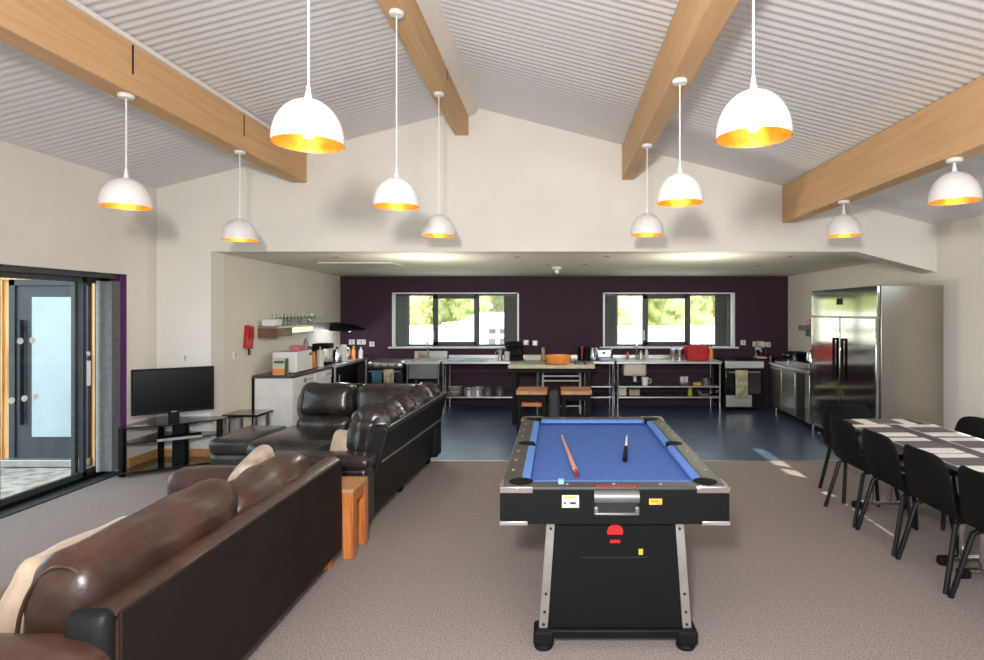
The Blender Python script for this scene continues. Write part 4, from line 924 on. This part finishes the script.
for sx, x in ((1, PX0), (-1, PX1)):
    for sy, y in ((1, PY0), (-1, PY1)):
        MB(o).box(x-sx*.006, x+sx*.16, y-sy*.006, y+sy*.012, PZ-.03, PZ+.002).box(x-sx*.006, x+sx*.012, y-sy*.004, y+sy*.14, PZ-.03, PZ+.002).build('corner_cap', CHROME, T, bevel=.004)
        MB(o).box(x-sx*.006, x+sx*.135, y-sy*.006, y+sy*.03, .646, .668).build('corner_edging', SILVER, T, bevel=.004)
# ball-return handle in the middle of the near end
xc = .292
MB(o).cyl((xc-.11, PY0-.005, .79), (xc+.11, PY0-.005, .79), .032, n=24).build('roller', SATIN, T)
MB(o).box(xc-.112, xc+.112, PY0-.022, PY0+.006, .70, .715).box(xc-.112, xc-.088, PY0-.022, PY0+.006, .71, .745).box(xc+.088, xc+.112, PY0-.022, PY0+.006, .71, .745).build('ball_return_lip', SATIN, T, bevel=.008)
MB(o).box(xc-.1, xc+.1, PY0-.006, PY0+.004, .712, .775).build('ball_return_recess', CAV, T)
m = MB(o)
for i in range(10): m.cyl((xc-.09+i*.02, PY0+.012, PZ), (xc-.09+i*.02, PY0+.012, PZ+.004), .007, n=10)
m.build('score_beads', RED, T)
px = lambda p: (p-CX)/F*PY0
pz = lambda p: H-(p-HZ)/F*PY0
st = MB(o).box(px(562), px(579), PY0-.003, PY0+.004, pz(507.5), pz(495)).build('warning_sticker', STICK, T)
MB(o).box(px(565), px(576), PY0-.0036, PY0-.002, pz(498), pz(496)).build('yellow_band', YELLOW, st)
MB(o).prism([(px(563.5), pz(504)), (px(566.5), pz(504)), (px(565), pz(501))], 1, PY0-.0036, PY0-.002).box(px(570), px(576), PY0-.0036, PY0-.002, pz(504), pz(502)).build('warning_mark', CAV, st)
st = MB(o).box(px(649), px(662), PY0-.003, PY0+.004, pz(504.5), pz(498.5)).build('yellow_sticker', YELLOW, T)
MB(o).box(px(651), px(658), PY0-.0036, PY0-.002, pz(502), pz(500.5)).build('print', AMBER, st)
# splayed end panels with silver edges
for sy, yy in ((1, PY0+.09), (-1, PY1-.09)):
    e = MB(o).prism([(xc-.335, .10), (xc+.335, .10), (xc+.30, .665), (xc-.30, .665)], 1, yy-.025, yy+.025).build('end_panel', BLACKW, T, bevel=.004)
    for s_ in (-1, 1):
        f = yy-.028*sy
        P = [(xc+s_*.385, .10), (xc+s_*.338, .10), (xc+s_*.300, .665), (xc+s_*.343, .665)]
        tr = MB(o).prism(P if s_ < 0 else P[::-1], 1, yy-.03, yy+.03).build('silver_edge', SILVER, T, bevel=.003)
        for q in (.05, .16, .32, .9):
            xx = xc+s_*(.361-.042*q); zz = .10+.565*q; MB(o).cyl((xx, yy-.029*sy, zz), (xx, yy-.034*sy, zz), .007, n=10).build('screw', CAV, tr)
    cb = MB(o).box(xc-.405, xc+.405, yy-.05, yy+.05, .065, .11).build('foot_beam', BLACKW, T, bevel=.01)
    for s_ in (-1, 1):
        MB(o).lathe([(0, 0), (.045, 0), (.05, .012), (.044, .03), (.02, .036), (.018, .07), (0, .07)], (xc+s_*.36, yy, 0), 20).build('levelling_foot', BLACK, cb)
        MB(o).box(xc+s_*.36-.05, xc+s_*.36+.05, yy-.06, yy+.06, .035, .105).build('foot_cap', BLACK, cb, bevel=.012)
    if sy > 0:
        lg = MB(o)
        n_ = 16; c_ = (xc+.0, .585); r_ = .04
        P = [(c_[0]+r_*math.cos(PI*i/n_), c_[1]+.004+r_*math.sin(PI*i/n_)) for i in range(n_+1)]+[(c_[0]-r_*.93, c_[1]-.008), (c_[0]+r_*.93, c_[1]-.008)]
        lg.prism(P, 1, yy-.0275, yy-.025); lg.box(xc-.025, xc+.025, yy-.0275, yy-.025, c_[1]-.05, c_[1]-.035)
        lg.build('red_emblem', RED, e)
        MB(o).box(xc+.118, xc+.14, yy-.0275, yy-.025, .475, .505).build('small_sticker', LIME, e)
        MB(o).box(xc-.17, xc+.17, yy-.0265, yy-.025, .46, .465).build('seam', CAV, e)
for s_ in (-1, 1): MB(o).box(xc+s_*.2-.015, xc+s_*.2+.015, PY0+.12, PY1-.12, .2, .55).build('side_stretcher', BLACKW, T)
def cue(p0, p1, r0, r1, label, m0, m1, tip, name='pool_cue', fr=.16):
    t = thing(name, label, 'cue', p0); a_ = Vector(p0); b_ = Vector(p1); d_ = b_-a_
    MB(p0).cyl(a_+d_*fr, b_-d_*.02, r0+(r1-r0)*fr, r1, 14).build('shaft', m0, t); MB(p0).cyl(a_, a_+d_*fr, r0, r0+(r1-r0)*fr, 14).build('butt', m1, t); MB(p0).cyl(b_-d_*.02, b_, r1, r1, 12).build('tip', tip, t)
cz = .797
cue((.108, 3.15, cz+.015), (.036, 4.16, cz+.007), .015, .0065, 'wooden pool cue with dark red butt lying on the left of the blue cloth', CUEW, CUEB, WPLAST, fr=.06)
cue((.405, 3.46, cz+.015), (.50, 4.15, cz+.0075), .015, .007, 'short black and white cue lying on the right of the blue cloth', WPLAST, POCKET, STICK, fr=.5)
tag(MB().box(-.014, .014, -.014, .014, 0, .024).build('chalk_cube', TEAL, bevel=.003), 'pale teal chalk cube on the near rail of the pool table', 'chalk').location = (bx(561, 2.9), 2.90, PZ+.001)

# ------------------------------------------------------------------ dining tables and chairs
TX0, TX1 = 2.43, 3.16
def dining(y0, y1, label):
    t = thing('folding_table', label, 'table', ((TX0+TX1)/2, (y0+y1)/2, 0), group='dark dining tables end to end'); o = t.location
    MB(o).box(TX0, TX1, y0, y1, .725, .75).build('tabletop', TABLED, t, bevel=.004)
    xm = (TX0+TX1)/2
    for y in (y0+.09, y1-.09):
        MB(o).cyl((xm-.08, y, .05), (xm-.08, y, .725), .02).cyl((xm+.08, y, .05), (xm+.08, y, .725), .02).build('leg', CHROME, t)
        ft = MB(o).box(TX0+.17, TX1-.17, y-.02, y+.02, .03, .06).build('foot_bar', CHROME, t, bevel=.006)
        for x in (TX0+.16, TX1-.16): MB(o).cushion((x, y, .03), (.04, .03, .03), .02, n=8, amt=0).build('foot_cap', BLACK, ft)
    MB(o).box(xm-.02, xm+.02, y0+.09, y1-.09, .3, .34).build('stretcher', METALBLK, t)
dining(3.795, 5.10, 'dark-topped dining table nearer the fridge, joined to its twin')
dining(2.47, 3.785, 'dark-topped dining table at the picture edge, joined to its twin')
def placemat(x0, x1, y0, y1, label, along='y'):
    c = ((x0+x1)/2, (y0+y1)/2, .75)
    t = thing('placemat', label, 'placemat', c, group='grey and white placemats')
    MB(c).box(x0, x1, y0, y1, .75, .754).build('mat', MATW, t)
    if along == 'y': MB(c).box(x0-.001, x1+.001, y0+.115, y1-.115, .7535, .756).build('grey_band', MATG, t)
    else: MB(c).box(x0+.11, x1-.11, y0-.001, y1+.001, .7535, .756).build('grey_band', MATG, t)
rows = ((4.40, 4.83), (3.89, 4.33), (3.43, 3.85), (2.93, 3.37))
nm = ('at the fridge end of the table', 'second from the fridge end', 'third from the fridge end', 'fourth from the fridge end')
for k, (a_, b_) in enumerate(rows):
    placemat(2.445, 2.735, a_, b_, 'grey and white placemat on the pool-table side, '+nm[k])
    placemat(2.85, 3.14, a_, b_, 'grey and white placemat on the window side, '+nm[k])
placemat(2.58, 3.02, 4.86, 5.08, 'grey and white placemat at the head of the table before the single end chair', 'x')
def chair_proto(label):
    t = thing('black_chair', label, 'chair', (0, 0, 0), group='black moulded chairs round the dining table')
    prof = [(.205, .425), (.215, .447), (.16, .452), (.05, .438), (-.06, .428), (-.15, .432), (-.195, .455), (-.225, .51), (-.245, .60), (-.262, .70), (-.28, .80), (-.286, .825)]
    wid = [.20, .215, .225, .232, .235, .238, .24, .242, .244, .24, .215, .165]
    m = MB(); cols = 12; G = []
    for k, ((y, z), w) in enumerate(zip(prof, wid)):
        row = []
        for i in range(cols+1):
            u = -1+2*i/cols; back = max(0, min(1, (k-5)/3))
            yy = y+back*.05*u*u; zz = z+(1-back)*.018*u*u-(.04*u**4 if k < 2 else 0)+(0 if k < 10 else -.02*u**4)
            if back == 0: zz -= .03*max(0, abs(u)-.82)/.18
            row.append(m.bm.verts.new((u*w, yy, zz)))
        G.append(row)
    for A, B in zip(G, G[1:]):
        for i in range(cols): m.bm.faces.new((A[i], A[i+1], B[i+1], B[i]))
    m.build('shell', BLACK, t, solid=.012, sub=1, angle=80)
    for sx in (-1, 1):
        MB().tube([(sx*.19, .12, .415), (sx*.195, .15, .40), (sx*.245, .21, .0)], .016, 10).build('leg', METALBLK, t)
        MB().tube([(sx*.19, -.12, .415), (sx*.195, -.155, .40), (sx*.245, -.25, .0)], .016, 10).build('leg', METALBLK, t)
        MB().tube([(sx*.19, .13, .412), (sx*.19, -.13, .412)], .011, 8).build('side_rail', METALBLK, t)
    MB().tube([(-.19, .1, .412), (.19, .1, .412)], .011, 8).tube([(-.19, -.1, .412), (.19, -.1, .412)], .011, 8).build('cross_rail', METALBLK, t)
    return t
CXL = 2.585
c0 = chair_proto('black moulded chair at the head of the table, its back to the tall fridge')
c0.location = (2.775, 5.33, 0); c0.rotation_euler = (0, 0, PI)
for y, lab in ((4.80, 'black moulded chair on the pool-table side, closest to the head of the table'), (4.265, 'black moulded chair on the pool-table side, second from the head of the table'), (3.73, 'black moulded chair on the pool-table side, third from the head of the table'), (3.195, 'black moulded chair cut off by the picture edge, fourth from the head of the table')):
    dup(c0, (CXL, y, 0), -PI/2, lab)
dup(c0, (3.20, 4.74, 0), PI/2, 'black moulded chair on the window side, alone against the pale wall')

# ------------------------------------------------------------------ outside the kitchen windows
def tree(x, y, z, r, h, m, label, seed):
    rnd = random.Random(seed)
    t = thing('tree', label, 'tree', (x, y, -.07), group='trees beyond the kitchen windows')
    MB().cyl((0, 0, 0), (0, 0, h*.6), .14, .08, 10).build('trunk', BARK, t)
    mm = MB()
    for i in range(1500):
        th = rnd.uniform(0, 2*PI); ph = math.acos(rnd.uniform(-1, 1)); rr = r*rnd.uniform(.55, 1)
        c = Vector((rr*math.sin(ph)*math.cos(th), rr*math.sin(ph)*math.sin(th), h*.55+rr*math.cos(ph)*h*.5/r))
        s_ = rnd.uniform(.05, .11); u = Vector((rnd.gauss(0, 1), rnd.gauss(0, 1), rnd.gauss(0, 1))).normalized(); v = u.orthogonal().normalized()
        mm.quad(c-u*s_, c-v*s_*.6, c+u*s_, c+v*s_*.6)
    mm.cushion((0, 0, h*.55), (r*.7, r*.7, h*.38), min(r*.6, h*.3), n=8, wr=.25, ws=1.1, seed=seed)
    mm.build('crown', m, t)
for i, (x, y, r, h, m_, lab) in enumerate(((-5.6, 21, 1.2, 5.6, LEAF, 'yellow-green tree beyond the left edge of the left kitchen window'), (-3.2, 22, 1.2, 5.6, LEAF2, 'green tree seen through the middle of the left kitchen window'), (-.9, 21.5, 1.2, 5.6, LEAF, 'sunlit tree at the right of the left kitchen window'),
      (1.9, 20, 1.2, 5.6, LEAF, 'sunlit tree at the left of the right kitchen window'), (3.9, 21, 1.2, 5.6, LEAF2, 'leafy tree in the middle of the right kitchen window'), (6.6, 21, 1.2, 5.6, LEAF, 'sunlit tree at the right of the right kitchen window'))):
    tree(x, y, 0, r, h, m_, lab, i+3)
struct(MB().prism([(-9, 23.5), (9, 23.5), (9, 30), (-9, 30)], 2, -.1, 3.4).build('hill_outside', LEAF2))
t = thing('white_outbuilding', 'low white outbuilding with a stepped roof seen through the left kitchen window', 'building', (-2.5, 17, -.07)); o = t.location
MB(o).box(-5.2, -3.3, 16.6, 18.5, -.07, 1.25).prism([(-3.3, -.07), (-.6, -.07), (-.6, 1.66), (-2.3, 1.66), (-2.8, 1.40), (-3.3, 1.36)], 1, 16.6, 18.5).build('wall', RENDERW, t)
for i in range(3):
    for j in range(2): MB(o).box(-1.95+i*.32, -1.76+i*.32, 16.58, 16.61, .75+j*.3, .92+j*.3).build('pane', SATIN, t)
MB(o).box(-2.15, -.6, 16.5, 16.62, 1.18, 1.24).build('ledge', GREYTOP, t)
tag(MB((4, 17, -.07)).box(1.2, 6.6, 16.8, 17.3, -.07, 1.27).build('stone_wall', STONE), 'long pale stone wall seen through the right kitchen window', 'wall').location = (4, 17, -.07)
t = thing('white_post', 'broad white post standing outside the right kitchen window', 'post', (bx(638, 12.2), 12.2, -.07)); 
MB().box(-.11, .11, -.1, .1, 0, 2.7).build('shaft', RENDERW, t, bevel=.01); MB().box(-.14, .14, -.13, .13, 0, .12).build('base', RENDERW, t, bevel=.01)

# ------------------------------------------------------------------ light
w = bpy.data.worlds.new('world'); SC.world = w; w.use_nodes = True
bg = w.node_tree.nodes['Background']; bg.inputs[0].default_value = (.74, .87, 1, 1); bg.inputs[1].default_value = 3.6
sun = bpy.data.lights.new('sun', 'SUN'); sun.energy = 9; sun.angle = .01; sun.color = (1, .94, .84)
so = bpy.data.objects.new('sun', sun); COL.objects.link(so)
so.rotation_euler = Vector((-.93, .78, -1.0)).to_track_quat('-Z', 'Y').to_euler()
def area(name, loc, aim, e, sx, sy, col=(1, 1, 1)):
    l = bpy.data.lights.new(name, 'AREA'); l.shape = 'RECTANGLE'; l.size = sx; l.size_y = sy; l.energy = e; l.color = col
    q = bpy.data.objects.new(name, l); COL.objects.link(q); q.location = loc
    q.rotation_euler = (Vector(aim)-Vector(loc)).to_track_quat('-Z', 'Y').to_euler(); return q
area('flash', (-.25, -.35, 2.25), (.2, 6, 2.1), 190, .22, .22, (1, .96, .92))
area('ceiling_bounce', (1.6, -1.6, 2.4), (1.6, 4, 1.7), 62, 3.6, 1.2, (1, .97, .94))

# ------------------------------------------------------------------ camera
cam = bpy.data.cameras.new('camera'); co = bpy.data.objects.new('camera', cam); COL.objects.link(co); SC.camera = co
co.location = (0, 0, H); co.rotation_euler = (PI/2, 0, 0)
cam.sensor_width = 36; cam.lens = F/984*36
cam.shift_x = -(CX-492)/984; cam.shift_y = -(330-HZ)/984
cam.clip_start = .05; cam.clip_end = 200
SC.view_settings.view_transform = 'Standard'; SC.view_settings.look = 'None'; SC.view_settings.exposure = .12
SC.cycles.use_denoising = True
SC.cycles.max_bounces = 8; SC.cycles.diffuse_bounces = 5; SC.cycles.glossy_bounces = 4; SC.cycles.transparent_max_bounces = 12
SC.cycles.sample_clamp_indirect = 4; SC.cycles.caustics_reflective = False; SC.cycles.caustics_refractive = False
